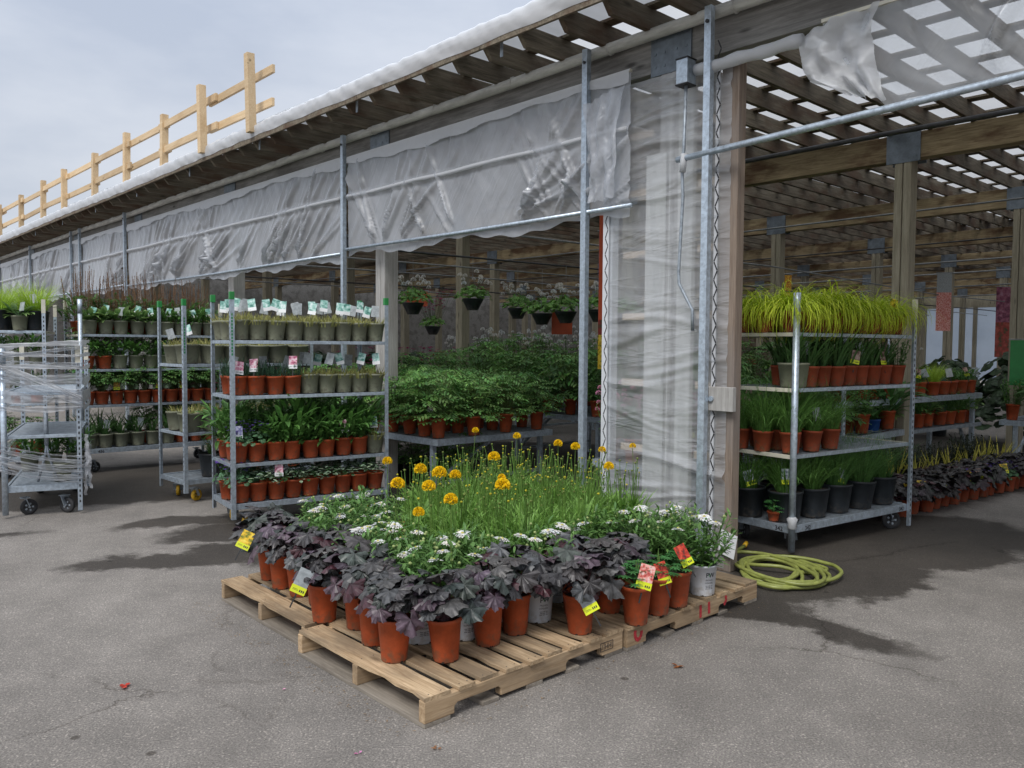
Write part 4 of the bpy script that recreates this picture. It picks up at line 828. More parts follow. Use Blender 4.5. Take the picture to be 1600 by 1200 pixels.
def white_pot():
    rt, rb, h = .080, .066, .17
    base = pot_mesh('white_plastic', rt, rb, h, .004, .012, 26)
    vs, fs = [], []
    q = MB(['ink'])
    for body, size, z, bold in (('P', .036, .108, .0006), ('W', .036, .108, .0006), ('PROVEN', .0115, .088, 0), ('WINNERS', .0115, .072, 0)):
        tv, tf = text_data(body, size, bold); dx = {'P': -.013, 'W': .013}.get(body, 0)
        vs = []
        for v in tv:
            zz = z+v.y; rr_ = rb+(rt-rb)*zz/h+.0012; a = (v.x+dx)/rr_-pi/2; vs.append((rr_*cos(a), rr_*sin(a), zz))
        q.add(vs, tf)
    for z, w_ in ((.058, .05), (.050, .046), (.042, .052)):
        n = 14
        for k in range(n):
            if (k*7) % 5 == 0: continue
            a0 = (-w_/2+w_*k/n)/.075-pi/2; a1 = (-w_/2+w_*(k+.8)/n)/.075-pi/2; rr_ = rb+(rt-rb)*z/h+.0012; q.add([(rr_*cos(a0), rr_*sin(a0), z), (rr_*cos(a1), rr_*sin(a1), z), (rr_*cos(a1), rr_*sin(a1), z+.003), (rr_*cos(a0), rr_*sin(a0), z+.003)], [(0, 1, 2, 3)])
    q.use('green_cap'); rr_ = rb+(rt-rb)*.12/h+.002; q.add([(rr_*cos(-pi/2+a), rr_*sin(-pi/2+a), z) for a, z in ((-.06, .110), (0, .116), (.05, .128), (-.02, .124))], [(0, 1, 2, 3)])
    return base, q.mesh('print')
PWB, PWT = white_pot(); POTS['white'] = (PWB, .17, 'white')
# plant tags
def tag_mesh(pic, strip_, w_=.065, h=.105, stick=True, price=True):
    q = MB([pic]); t_ = .0006; s0 = h*.30
    q.box((-w_/2, -t_, s0), (w_/2, t_, h)); q.use(strip_); q.box((-w_/2-.002, -t_*1.6, 0), (w_/2+.002, t_*1.6, s0-.0003))
    q.use('ink')
    if price:
        for k in range(3): q.box((w_*(.08+.13*k), -t_*1.6-.0009, .010), (w_*(.08+.13*k)+w_*.08, -t_*1.6-.0003, .021))
        q.box((-w_*.4, -t_*1.6-.0009, .018), (-w_*.05, -t_*1.6-.0003, .0195)); q.box((-w_*.4, -t_*1.6-.0009, .013), (w_*.0, -t_*1.6-.0003, .0142))
    if stick: q.use('stick_black'); q.bar((0, .002, -.07), (0, .002, .01), .007, .0015)
    return q.mesh('plant_tag')
TAGS = {'coral': tag_mesh('photo_coral', 'card_yellow', .075, .12), 'redy': tag_mesh('photo_red', 'card_yellow', .06, .115), 'pinky': tag_mesh('photo_pink', 'card_yellow'), 'pinkw': tag_mesh('photo_pink', 'card_white'),
        'mint': tag_mesh('photo_mint', 'card_white', .062, .10, True, False), 'grey': tag_mesh('card_grey', 'card_grey', .065, .10, True, False), 'brown': tag_mesh('photo_brown', 'card_yellow'), 'orangey': tag_mesh('photo_orange', 'card_yellow'),
        'greyy': tag_mesh('photo_grey', 'card_yellow', .075, .115), 'violetw': tag_mesh('photo_violet', 'card_white'), 'yellowy': tag_mesh('photo_yellow', 'card_yellow', .07, .10), 'purpley': tag_mesh('card_grey', 'card_yellow', .07, .12)}
CNT = {}
KIND = {}
def plant(name, kind, pot, loc, label, cat='potted plant', group=None, flo=None, tag=None, sc=1., rot=None, fz=None, tilt=0, tagpos=None, tagrot=None, var=None):
    k = CNT.get(kind, 0); CNT[kind] = k+1
    rot = rnd(0, 6.28) if rot is None else rot
    t_ = thing(name, label, cat, loc, rot, group)
    if tilt: t_.rotation_euler = (R(rnd(-tilt, tilt)), R(rnd(-tilt, tilt)), rot)
    me, ph, _ = POTS[pot]; link('pot', me, t_)
    if pot == 'white': link('print', PWT, t_)
    lst = FOL[kind]; fm = lst[(k if var is None else var) % len(lst)]
    if fm:
        o = link('foliage', fm, t_); o.location = (0, 0, ph-.014); fr = rnd(0, 6.28); o.rotation_euler = (0, 0, fr); s_ = sc*rnd(.93, 1.07); o.scale = (s_, s_, s_*rnd(.95, 1.08))
    if flo:
        fl = FLO[flo]; o2 = link('flowers', fl[k % len(fl)], t_); o2.location = (0, 0, ph-.014); o2.rotation_euler = (0, 0, rnd(0, 6.28)); o2.scale = (sc,)*3
    if tag:
        tp = tagpos or (.05, -.05, .05); o3 = link('plant_tag', TAGS[tag], t_)
        # world-facing tag placed in pot coordinates
        a = -rot; x, y, z = tp; o3.location = (x*cos(a)-y*sin(a), x*sin(a)+y*cos(a), ph+z); tr = tagrot or (-15, rnd(-22, 22), rnd(-25, 25)); o3.rotation_euler = (R(tr[0]), R(tr[1]), R(tr[2])-rot)
    return t_

# ================================================================== TROLLEYS
def caster(parent, x, y, r_, wheel, ang, swivel=True):
    q = MB(['galvanised_dull']); q.box((-.035, -.03, r_*2+.012), (.035, .03, r_*2+.02)); 
    for sy in (-1, 1): q.bar((.0, sy*.024, r_*2+.015), (.03, sy*.024, r_), .004, .045, up=(0, 1, 0))
    q.tube([(.03, -.03, r_), (.03, .03, r_)], .008, 8); o = q.obj('caster', parent); o.location = (x, y, 0); o.rotation_euler = (0, 0, R(ang))
    wq = MB([wheel]); w_ = .016
    wq.lathe([(.012, -w_*.7), (r_*.62, -w_*.7), (r_*.66, -w_), (r_*.8, -w_), (r_*.8, w_), (r_*.66, w_), (r_*.62, w_*.7), (.012, w_*.7)], 24); wq.use('rubber' if wheel != 'yellow_wheel' else 'yellow_wheel')
    wq.lathe([(r_*.8, -w_), (r_*.96, -w_*.95), (r_, -w_*.5), (r_, w_*.5), (r_*.96, w_*.95), (r_*.8, w_)], 24); wq.use('ink' if wheel == 'yellow_wheel' else 'galvanised_dull')
    for k in range(5):
        a = k*2*pi/5
        for sz in (-1, 1): wq.add([(r_*.3*cos(a-.3), r_*.3*sin(a-.3), sz*(w_*.7+.0008)), (r_*.3*cos(a+.3), r_*.3*sin(a+.3), sz*(w_*.7+.0008)), (r_*.55*cos(a+.22), r_*.55*sin(a+.22), sz*(w_*.7+.0008)), (r_*.55*cos(a-.22), r_*.55*sin(a-.22), sz*(w_*.7+.0008))], [(0, 1, 2, 3)])
    wo_ = wq.obj('wheel', o, True); wo_.location = (.03, 0, r_); wo_.rotation_euler = (R(90), 0, 0)
    return o
def remesh(o, q): o.data = q.mesh('post')
def shelf_mesh(L, W, z, mat='galvanised_dull', lip=.028, end_mat=None, deck=False):
    q = MB(['galvanised']); h = lip
    q.box((.02, 0, z-h), (L-.02, .02, z)); q.box((.02, W-.02, z-h), (L-.02, W, z)); q.use(end_mat or 'galvanised'); q.box((0.0, .02, z-h), (.02, W-.02, z)); q.box((L-.02, .02, z-h), (L, W-.02, z)); q.use(mat)
    n = int(W/.030)
    for k in range(n): yy = .024+(W-.048)*k/n; q.box((.021, yy, z-.012), (L-.021, yy+.017, z-.007))
    for k in range(1, int(L/.11)): xx = L*k/int(L/.11); q.box((xx, .021, z-.018), (xx+.02, W-.021, z-.0125))
    return q
def trolley(label, fr, L, W, H, zs, style, wheel='rubber', wr=.062, number=None, caps='green_cap', holes=True, empty_top=False):
    t_ = thing('plant_trolley', label, 'plant trolley', fr.at(0, 0, 0), fr.a, 'metal shelf trolleys')
    end_mat = 'cream_metal' if style == 'north' else None
    for k, z in enumerate(zs):
        if k == 0:
            q = shelf_mesh(L, W, z, lip=.055 if style != 'danish' else .045); o = q.obj('deck', t_); bev(o, .002)
        else:
            q = shelf_mesh(L, W, z, end_mat=end_mat); bev(q.obj('shelf', t_), .002)
    for (x, y, sx, sy) in ((0, 0, -1, -1), (L, 0, 1, -1), (0, W, -1, 1), (L, W, 1, 1)):
        if style == 'danish':
            q = MB(['galvanised']); a = .030; t2 = .003
            x0, x1 = (x-.004, x+.030) if sx < 0 else (x-.030, x+.004); y0, y1 = (y-.012, y-.008) if sy < 0 else (y+.008, y+.012)
            q.box((x0, y0, .10), (x1, y1, H-.06)); xs = (x0, x0+.003) if sx < 0 else (x1-.003, x1)
            ye = (y1, y1+.028) if sy < 0 else (y0-.028, y0); q.box((xs[0], ye[0], .10), (xs[1], ye[1], H-.06))
            o = q.obj('post', t_); c_ = MB(['green_cap']); c_.box((x0-.002, min(y0, ye[0])-.002, H-.062), (x1+.002, max(y1, ye[1])+.002, H)); bev(c_.obj('cap', o), .003)
            hq = MB(['ink'])
            for k in range(34):
                z = .30+k*.045
                if z < H-.1:
                    xo = xs[0]-.0006 if sx < 0 else xs[1]+.0006
                    hq.add([(xo, ye[0]+.010, z), (xo, ye[0]+.018, z), (xo, ye[0]+.018, z+.018), (xo, ye[0]+.010, z+.018)], [(0, 1, 2, 3)])
            hq.mats = q.mats+['ink']; q.use('ink'); q.add(hq.v, hq.f); remesh(o, q)
            if sy < 0 and sx < 0:
                g2 = MB(['green_print'])
                for k in range(13): g2.box((x0+.008, y0-.0012, 1.40+k*.026), (x0+.020, y0-.0002, 1.418+k*.026))
                g2.obj('printed_marks', o)
        else:
            q = MB(['galvanised']); 
            if (sx, sy) == (-1, -1): q.tube([(x, y-.01, .03), (x, y-.01, H-.16)], .024, 16); cm = MB(['galvanised']); cm.tube([(x, y-.01, H-.16), (x, y-.01, H)], .026, 16)
            else:
                yy = y-.02 if sy < 0 else y; q.box((x-.018, yy, .03), (x+.018, yy+.003, H)); q.box((x-.018, yy+.003, .03), (x-.015, yy+.02, H)); q.box((x+.015, yy+.003, .03), (x+.018, yy+.02, H)); cm = MB(['cream_metal']); cm.box((x-.02, yy-.002, H-.14), (x+.02, yy+.022, H+.01))
            o = q.obj('post', t_, (sx, sy) == (-1, -1)); cm.obj('sleeve', o, (sx, sy) == (-1, -1))
            if (sx, sy) != (-1, -1):
                hq = MB(['ink']); yo = yy-.0008
                for k in range(38):
                    z = .1+k*.046
                    if z < H-.15: hq.add([(x-.006, yo, z), (x+.006, yo, z), (x+.006, yo, z+.022), (x-.006, yo, z+.022)], [(3, 2, 1, 0)])
                q.use('ink'); q.add(hq.v, hq.f); remesh(o, q)
    for (x, y, a) in ((.13, .10, 20), (L-.13, .10, -35), (.13, W-.10, 60), (L-.13, W-.10, 10)): caster(t_, x, y, wr, wheel, a)
    if number:
        tv, tf = text_data(number, .045, .001); q = MB(['ink'])
        if style == 'north':
            q.add([(v.x+.20, -.0015, v.y+zs[0]-.048) for v in tv], tf)
            q.add([(v.x+L-.10, -.0015, v.y+zs[0]-.046) for v in tv], tf)
            q.add([(-.0015, .10-v.x, v.y+zs[0]-.046) for v in tv], [f[::-1] for f in tf])
        q.obj('number', t_)
    return t_
TD = Frame(-2.206, 6.347, 34.65); TD2 = Frame(-3.03, 7.46, 45); T3 = Frame(-4.86, 9.12, 42); TW = Frame(-4.28, 6.80, 25); TL = Frame(-5.62, 8.62, 25); TF = Frame(2.006, 5.756, 34.78)
ZD = [.22, .54, 1.08, 1.52]; ZD2 = [.22, .66, 1.30]; Z3 = [.28, .78, 1.19, 1.59]; ZW = [.27, .70, 1.07]; ZL = [.25, .83, 1.24, 1.62]; ZF = [.21, .72, 1.20, 1.60]
trolley('galvanised trolley with green capped posts and yellow wheels, nearest the purple leaved pots', TD, 1.35, .565, 1.9, ZD, 'danish', 'yellow_wheel', .055)
trolley('galvanised green capped trolley parked just behind the similar one, holding pale sprouting pots', TD2, 1.35, .565, 1.9, ZD2, 'danish', 'yellow_wheel', .055)
trolley('long metal trolley marked 436 with rows of small pots', T3, 1.6, .60, 1.98, Z3, 'north', number='436')
trolley('mostly empty trolley wound in stretch wrap', TW, .56, 1.30, 1.46, ZW, 'plain', wr=.068)
trolley('trolley with pale shelf ends and tall lime grass behind the wrapped one', TL, .56, 1.4, 1.95, ZL, 'north')
trolley('metal trolley marked 342 carrying drooping lime grass in the doorway', TF, 1.55, .60, 1.88, ZF, 'north', wr=.075, number='342')
q = MB(['white_film']); q.lathe([(.01, -.05), (.035, -.035), (.03, .0), (.04, .03), (.02, .05)], 9); o = thing('knotted_wrap', 'scrap of clear wrap knotted round the front post of trolley 342', 'wrap scrap', TF.at(0, -.012, .235), 0); q.obj('knot', o, True)
# tow bar on the wrapped trolley, stretch wrap
tb = thing('tow_handle', 'grey forked tow handle leaning on the deck of the wrapped trolley', 'handle', TW.at(.30, .12, 0), TW.a)
q = MB(['galvanised_dull']); q.tube([(0, -.02, .90), (.0, 0, .60)], .018, 8); q.tube([(0, 0, .62), (-.01, 0, .52), (-.07, .0, .28)], .010, 8); q.tube([(0, 0, .62), (.01, 0, .52), (.08, .0, .28)], .010, 8); q.obj('fork', tb, True)
wrp = thing('stretch_wrap', 'torn bands of clear stretch wrap wound round the half empty trolley', 'plastic wrap', TW.at(0, 0, 0), TW.a)
rg = random.Random(6)
def band(z, wob, wd, seed, z2=None, x0=0., x1=1., slack=0):
    q = MB(['wrap_film']); L_, W_ = .56, 1.30; g_ = .035; P = [(-g_, W_*.8), (-g_, -g_), (L_+g_, -g_), (L_+g_, W_+g_)]; vs = []; n = 0; rr_ = random.Random(seed)
    for a in range(3):
        p0, p1 = P[a], P[a+1]
        for k in range(24):
            t_ = k/24; tt = (a+t_)/3; x, y = p0[0]+(p1[0]-p0[0])*t_, p0[1]+(p1[1]-p0[1])*t_; zz = z+((z2 or z)-z)*min(1, max(0, (tt-.25)/.45))+wob*sin(tt*11+seed)-slack*sin(pi*t_); w2 = wd*(.6+.5*abs(sin(tt*7+seed)))
            for c_ in range(6): vs.append((x+rr_.uniform(-.004, .004), y+.008*sin(c_*2.1+tt*30+seed), zz-w2/2+w2*c_/5+rr_.uniform(-.003, .003))); 
            n += 1
    q.add(vs, [(i*6+c_, (i+1)*6+c_, (i+1)*6+c_+1, i*6+c_+1) for i in range(n-1) for c_ in range(5)]); q.obj('wrap_band', wrp, True)
for k, (z, z2, wd, sl_) in enumerate([(1.36, 1.46, .03, 0), (1.36, 1.44, .014, 0), (1.33, 1.32, .02, .01), (1.36, .98, .028, .02), (1.24, 1.20, .05, .03), (1.18, 1.16, .07, .02), (1.20, 1.08, .03, .04), (1.05, 1.02, .10, .02), (.96, .94, .05, .03), (1.30, .92, .012, .02),
                             (.60, .46, .03, .02), (.56, .40, .03, .02), (.52, .36, .04, .03), (.62, .42, .012, 0), (.50, .33, .02, .03), (.45, .30, .03, .03), (.57, .33, .012, .01), (.64, .5, .014, .02), (.48, .26, .012, .02)]):
    band(z, .008, wd, k*1.7, z2, slack=sl_)
for (z_, z2_, wd_, sd_) in ((1.44, 1.50, .045, 3.1), (1.40, 1.38, .035, 5.2), (1.38, .98, .05, 1.9), (1.30, 1.27, .04, 7.7)):
    _m = 'white_film'; nb = len(wrp.children); band(z_, .006, wd_, sd_, z2_); 
    for ch in wrp.children:
        if ch.data and ch == list(wrp.children)[-1]: pass
    wrp.children[-1].data.materials[0] = MATS['flap_film']
for k in range(5):
    q = MB(['wrap_film']); x, y = (.60, -.03) if k < 7 else (-.04, -.02); a = rg.uniform(-.03, .05); zt = rg.uniform(.45, .75) if k < 7 else rg.uniform(1.0, 1.2); L_ = rg.uniform(.25, .5); vs = []
    for i in range(14):
        for c_ in (0, 1, 2): vs.append((x+a*i/13+c_*.012+.006*sin(i*1.9+k), y-.008*sin(i*1.3+k)*c_+.01*k, zt-L_*i/13*.7))
    q.add(vs, [(i*3+c_, (i+1)*3+c_, (i+1)*3+c_+1, i*3+c_+1) for i in range(13) for c_ in range(2)]); q.obj('loose_strip', wrp, True)

# ================================================================== STOCKING THE SHELVES
LOOKS = {('sprout', 'sage'): 'sage pot of short shoots', ('needle', 'terras'): 'terracotta pot of needle leaved phlox', ('broad', 'terras'): 'terracotta pot of broad leaves', ('lamium', 'terras'): 'terracotta pot of silver leaves',
         ('violet', 'terras'): 'terracotta pot of violet flowers', ('stems', 'terras'): 'terracotta pot of leafy stems', ('lily', 'sage'): 'sage pot of reedy leaves', ('green_grass', 'terrad'): 'terracotta pot of green grass',
         ('lime', 'terrad'): 'terracotta pot of lime grass', ('lily', 'terrad'): 'terracotta pot of sword leaves', ('green_grass', 'black'): 'black pot of green grass', ('fine_grass', 'black'): 'black pot of fine grass',
         ('limeup', 'black'): 'black pot of lime grass', ('compound', 'terras'): 'terracotta pot of ferny leaves', ('hosta', 'sage'): 'sage pot of broad leaves', ('plume', 'terras'): 'pot of reddish plumes', ('none', 'sage'): 'bare sage pot',
         ('broad', 'sage'): 'sage pot of green leaves', ('stems', 'sage'): 'sage pot of leafy stems', ('sprout', 'sagebig'): 'large sage pot of shoots', ('compound', 'sage'): 'sage pot of ferny leaves', ('lily', 'sagebig'): 'large sage pot of sword leaves',
         ('heuchera', 'terra'): 'terracotta pot', ('none', 'terras'): 'bare terracotta pot', ('broad', 'blue'): 'blue pot of leaves', ('lupine', 'tiny'): 'tiny orange pot of sprigs', ('stems', 'terrad'): 'terracotta pot of leafy stems'}
def stock(fr, cart, shelf, z, row, y, x0, x1, items, group, jit=.008, tilt=2):
    """items: list of (kind, pot, flowers, tag, scale) placed evenly"""
    n = len(items)
    for k, it in enumerate(items):
        if it is None: continue
        kind, pot, flo, tag, sc_ = (list(it)+[None]*5)[:5]; sc_ = sc_ or 1
        x = x0+(x1-x0)*(k/(n-1) if n > 1 else .5)+rnd(-jit, jit); look = LOOKS[(kind, pot)]
        lab = '%s, %s along %s row, %s of %s' % (look, ORD[k], row, shelf, cart)
        plant('potted_'+{'sprout': 'shoots', 'needle': 'phlox', 'broad': 'perennial', 'lamium': 'dead_nettle', 'violet': 'bellflower', 'stems': 'perennial', 'lily': 'iris', 'green_grass': 'grass', 'fine_grass': 'grass', 'lime': 'sedge', 'limeup': 'sedge', 'compound': 'astilbe', 'hosta': 'hosta', 'plume': 'astilbe', 'none': 'soil', 'heuchera': 'coral_bells', 'lupine': 'lupine'}[kind],
              kind, pot, fr.at(x, y+rnd(-jit, jit), z+.001), lab, flo=flo, tag=tag, sc=sc_, group=group, tilt=tilt, tagrot=(-12, rnd(-18, 18), rnd(-20, 20)+math.degrees(fr.a)*.5), tagpos=(rnd(-.02, .05), -.06, rnd(.0, .06)) if tag not in ('mint', 'grey') else (rnd(-.03, .03), rnd(-.03, .0), rnd(.05, .09)))
S, NE, BR, LA, VI, ST = ('sprout', 'sage'), ('needle', 'terras'), ('broad', 'terras'), ('lamium', 'terras'), ('violet', 'terras'), ('stems', 'terras')
def tg(it, tag=None, flo=None, sc_=1.): return (it[0], it[1], flo, tag, sc_)
GD = 'pots on the green capped trolley'
def rowof(*parts):
    out = []
    for it, n, tags, sc_ in parts:
        for k in range(n): out.append((it[0], it[1], 'violet' if it[0] == 'violet' else None, tags[k % len(tags)], sc_*rnd(.9, 1.12)))
    return out
M_, G_, X_ = 'mint', 'grey', None
GCT = 'green capped trolley'
stock(TD, GCT, 'top shelf', ZD[3], 'front', .09, .09, 1.27, rowof((S, 9, [M_, M_, M_, G_, M_], 1.2)), GD, tilt=5)
stock(TD, GCT, 'top shelf', ZD[3], 'back', .28, .07, 1.24, rowof((S, 9, [M_, G_, M_, M_, G_], 1.2)), GD, tilt=4)
stock(TD, GCT, 'top shelf', ZD[3], 'rear', .46, .07, 1.24, rowof((S, 8, [M_, G_, G_], 1.2)), GD, tilt=4)
stock(TD, GCT, 'second shelf', ZD[2], 'front', .09, .08, 1.27, rowof((NE, 4, ['pinkw', 'pinkw', X_, 'pinkw'], 1.25), (S, 5, [G_, G_, M_, M_, M_], 1.2)), GD, tilt=3)
stock(TD, GCT, 'second shelf', ZD[2], 'back', .28, .08, 1.26, rowof((NE, 3, [G_, X_, G_], 1.25), (S, 6, [G_, G_, M_, G_], 1.2)), GD, tilt=3)
stock(TD, GCT, 'third shelf', ZD[1], 'front', .09, .08, 1.27, rowof((VI, 2, ['violetw', X_], 1.25), (BR, 6, [X_, X_, X_, X_, 'pinkw'], 1.25), (S, 1, [M_], 1.2)), GD)
stock(TD, GCT, 'third shelf', ZD[1], 'back', .27, .10, 1.25, rowof((ST, 3, [X_], 1.35), (BR, 5, [X_], 1.5)), GD)
stock(TD, GCT, 'third shelf', ZD[1], 'rear', .46, .10, 1.25, rowof((BR, 4, [X_], 1.5), (ST, 4, [X_], 1.5)), GD)
stock(TD, GCT, 'bottom deck', ZD[0], 'front', .09, .09, 1.26, rowof((VI, 1, [X_], 1.25), (LA, 8, [X_, 'pinkw', X_, X_, X_, X_, X_, X_], 1.25)), GD)
stock(TD, GCT, 'bottom deck', ZD[0], 'back', .28, .06, 1.24, rowof((VI, 2, [X_], 1.4), (LA, 6, [X_], 1.3)), GD)
G2 = 'pots on the trolley behind the green capped one'
SB = ('sprout', 'sagebig'); CB = 'trolley behind'
stock(TD2, CB, 'top shelf', ZD2[2], 'front', .12, .10, 1.25, rowof((SB, 6, [M_, X_, M_, X_, G_], 1.2)), G2, tilt=3)
stock(TD2, CB, 'top shelf', ZD2[2], 'back', .38, .10, 1.25, rowof((SB, 6, [G_, X_, M_], 1.2)), G2, tilt=3)
stock(TD2, CB, 'middle shelf', ZD2[1], 'front', .12, .11, 1.25, rowof((SB, 6, [X_], 1.3)), G2)
stock(TD2, CB, 'middle shelf', ZD2[1], 'back', .38, .11, 1.25, rowof((SB, 6, [X_], 1.3)), G2)
stock(TD2, CB, 'bottom deck', ZD2[0], 'front', .14, .34, 1.2, [('green_grass', 'black', 'orange', None, .7), ('stems', 'terras', 'orange', 'grey', 1.3), ('stems', 'terras', None, None, 1.3)], G2)
G3 = 'pots on trolley 436'
PL = ('plume', 'terras'); CM = ('compound', 'terras'); HS = ('hosta', 'sage'); BS = ('broad', 'sage'); RS = ('lily', 'sage')
C4 = 'trolley 436'
stock(T3, C4, 'top shelf', Z3[3], 'front', .10, .12, 1.5, rowof((HS, 4, [M_, M_, G_], 1.), (BS, 5, [M_, M_, G_], .85)), G3)
stock(T3, C4, 'top shelf', Z3[3], 'back', .30, .10, 1.5, rowof((PL, 9, [X_], 1.45)), G3)
stock(T3, C4, 'top shelf', Z3[3], 'rear', .48, .10, 1.5, rowof((PL, 9, [X_], 1.6)), G3)
stock(T3, C4, 'second shelf', Z3[2], 'front', .10, .10, 1.5, rowof((BR, 2, [X_], 1.1), (BS, 7, [G_, X_, X_, G_], .9)), G3)
stock(T3, C4, 'second shelf', Z3[2], 'back', .30, .10, 1.5, rowof((CM, 8, [X_, G_], 1.1)), G3)
stock(T3, C4, 'third shelf', Z3[1], 'front', .10, .09, 1.5, rowof((CM, 10, ['orangey', X_, 'orangey', X_, X_], .95)), G3)
stock(T3, C4, 'third shelf', Z3[1], 'back', .30, .10, 1.5, rowof((CM, 9, [X_], 1.1)), G3)
stock(T3, C4, 'bottom deck', Z3[0], 'front', .10, .10, 1.5, rowof((RS, 6, [X_, G_], .75), (ST, 3, [X_], 1.1)), G3)
stock(T3, C4, 'bottom deck', Z3[0], 'back', .30, .10, 1.5, rowof((RS, 4, [G_, G_, X_], .9), (CM, 5, [X_], 1.1)), G3)
GL = 'pots on the lime grass trolley'
LB = ('limeup', 'black')
stock(TL, 'lime grass trolley', 'top shelf', ZL[3], 'front', .15, .12, .46, [tg(LB, sc_=1.05), tg(LB, 'grey', sc_=1.05)], GL)
plant('potted_shoots', 'hosta', 'sage', TL.at(.33, .04, ZL[3]+.001), 'sage pot with a white tag squeezed between black pots of lime grass', tag='grey', group=GL)
stock(TL, 'lime grass trolley', 'top shelf', ZL[3], 'back', .48, .12, .46, [tg(LB, sc_=1.15), tg(LB, sc_=1.15)], GL)
plant('potted_sedge', 'limeup', 'black', TL.at(.5, -.45, 1.62) if False else TL.at(.30, .85, ZL[3]+.001), 'black pot of lime grass at the far end of the lime grass trolley', sc=1.2, group=GL)
stock(TL, 'lime grass trolley', 'second shelf', ZL[2], 'front', .12, .10, .47, [tg(BS, 'grey'), tg(BS), tg(BS, 'grey')], GL)
stock(TL, 'lime grass trolley', 'third shelf', ZL[1], 'front', .12, .09, .48, [tg(ST), tg(ST), tg(ST)], GL)
stock(TL, 'lime grass trolley', 'bottom deck', ZL[0], 'front', .12, .10, .47, [tg(CM), tg(CM), tg(CM)], GL)
stock(TW, 'wrapped trolley', 'deck', ZW[0], 'front', .20, .42, .42, [('none', 'sage', None, None, 1.2)], 'pots on the wrapped trolley')
stock(TW, 'wrapped trolley', 'deck', ZW[0], 'back', .95, .09, .48, [('broad', 'sagebig' if False else 'sage', None, None, 1.1), ('broad', 'sage', None, None, 1.1), ('broad', 'sage', None, 'grey', 1.2)], 'pots on the wrapped trolley')
GF = 'pots on trolley 342'
LM, SW, GG, GB, FB = ('lime', 'terrad'), ('lily', 'terrad'), ('green_grass', 'terrad'), ('green_grass', 'black'), ('fine_grass', 'black')
stock(TF, 'trolley 342', 'top shelf', ZF[3], 'front', .10, .09, 1.45, [*[tg(LM, 'yellowy' if k == 7 else None, sc_=rnd(1.0, 1.35)) for k in range(9)]], GF)
stock(TF, 'trolley 342', 'top shelf', ZF[3], 'back', .30, .06, 1.4, [tg(LM, sc_=rnd(1.1, 1.4)) for k in range(8)], GF)
stock(TF, 'trolley 342', 'top shelf', ZF[3], 'rear', .50, .06, 1.1, [tg(LM, sc_=rnd(1.1, 1.4)) for k in range(6)], GF)
stock(TF, 'trolley 342', 'second shelf', ZF[2], 'front', .10, .14, 1.46, [('lily', 'sagebig', None, None, .9)]+[tg(SW, 'grey'), tg(SW), tg(SW), tg(SW, 'brown'), tg(SW, 'grey'), tg(SW), tg(SW, 'brown'), tg(('stems', 'terrad'))], GF)
stock(TF, 'trolley 342', 'second shelf', ZF[2], 'back', .34, .30, 1.4, [tg(SW, sc_=1.1) for k in range(7)], GF)
stock(TF, 'trolley 342', 'third shelf', ZF[1], 'front', .10, .10, .60, [tg(GG, sc_=1.2), tg(GG, 'grey', sc_=1.1), tg(GG, sc_=1.15)], GF)
stock(TF, 'trolley 342', 'third shelf', ZF[1], 'back', .30, .05, .62, [tg(GG, sc_=1.25), tg(GG, sc_=1.2), tg(GG, sc_=1.3), tg(GG, sc_=1.2)], GF)
stock(TF, 'trolley 342', 'third shelf', ZF[1], 'rear', .50, .03, .70, [tg(GG, sc_=1.25), tg(GG, sc_=1.2), tg(GG, sc_=1.3), tg(GG, sc_=1.2)], GF)
stock(TF, 'trolley 342', 'bottom deck', ZF[0], 'front', .16, .17, 1.40, [tg(GB, 'greyy', sc_=1.2), tg(GB, sc_=1.25), tg(FB, 'greyy', sc_=1.2), tg(FB, sc_=1.3), tg(FB, sc_=1.2)], GF)
stock(TF, 'trolley 342', 'bottom deck', ZF[0], 'back', .43, .08, 1.38, [tg(GB, 'greyy', sc_=1.2), tg(GB, sc_=1.3), tg(FB, sc_=1.3), tg(GB, sc_=1.3), tg(GB, sc_=1.3)], GF)
plant('potted_lupine', 'lupine', 'tiny', TF.at(-.0+.055, .19, ZF[0]+.001), 'tiny orange pot of sprigs beside the front post of trolley 342', sc=.9, group=GF)

# ================================================================== FLOWER DISPLAY ON THE PALLETS
GP_ = 'pots displayed on the pallets'
ZP = .1225
def pp(name, kind, pot, u, v, label, **kw): return plant(name, kind, pot, PF.at(u, v, ZP), label, group=GP_, **kw)
HE = [(.14, .41, 'nearest the open pallet corner'), (.31, .26, 'second from the open pallet corner'), (.57, .28, 'third along the near pallet edge, leaning outward'), (.76, .30, 'fourth along the near pallet edge, behind a white pot'),
      (1.00, .10, 'standing at the pallet joint, closest to the edge'), (.18, .63, 'behind the corner pot'), (.24, .86, 'at the middle of the pallet end'), (.17, 1.06, 'beside the gap between the two end pallets'),
      (.28, 1.30, 'first on the wide gapped pallet'), (.28, 1.51, 'second on the wide gapped pallet'), (.27, 1.70, 'third on the wide gapped pallet'), (.30, 1.90, 'last on the wide gapped pallet'),
      (1.34, .21, 'behind the three lupine pots'), (1.18, .30, 'in the second row behind the joint'), (.46, 1.38, 'in the second row of the wide gapped pallet'), (1.50, .26, 'next to the daisies above the spray marks')]
for k, (u, v, d) in enumerate(HE):
    tg_ = {4: ('purpley', (.05, -.17, -.04), (-15, -30, -8)), 7: ('purpley', (-.09, -.17, .0), (-20, 28, 12)), 10: ('yellowy', (-.20, -.10, .05), (-20, 25, 5))}.get(k)
    pp('potted_coral_bells', 'heuchera', 'terra', u, v, 'dark purple coral bells '+d, tag=tg_[0] if tg_ else None, tagpos=tg_[1] if tg_ else None, tagrot=tg_[2] if tg_ else None, sc=1.05 if k in (4, 12, 13) else 1., tilt=4 if k == 2 else 2)
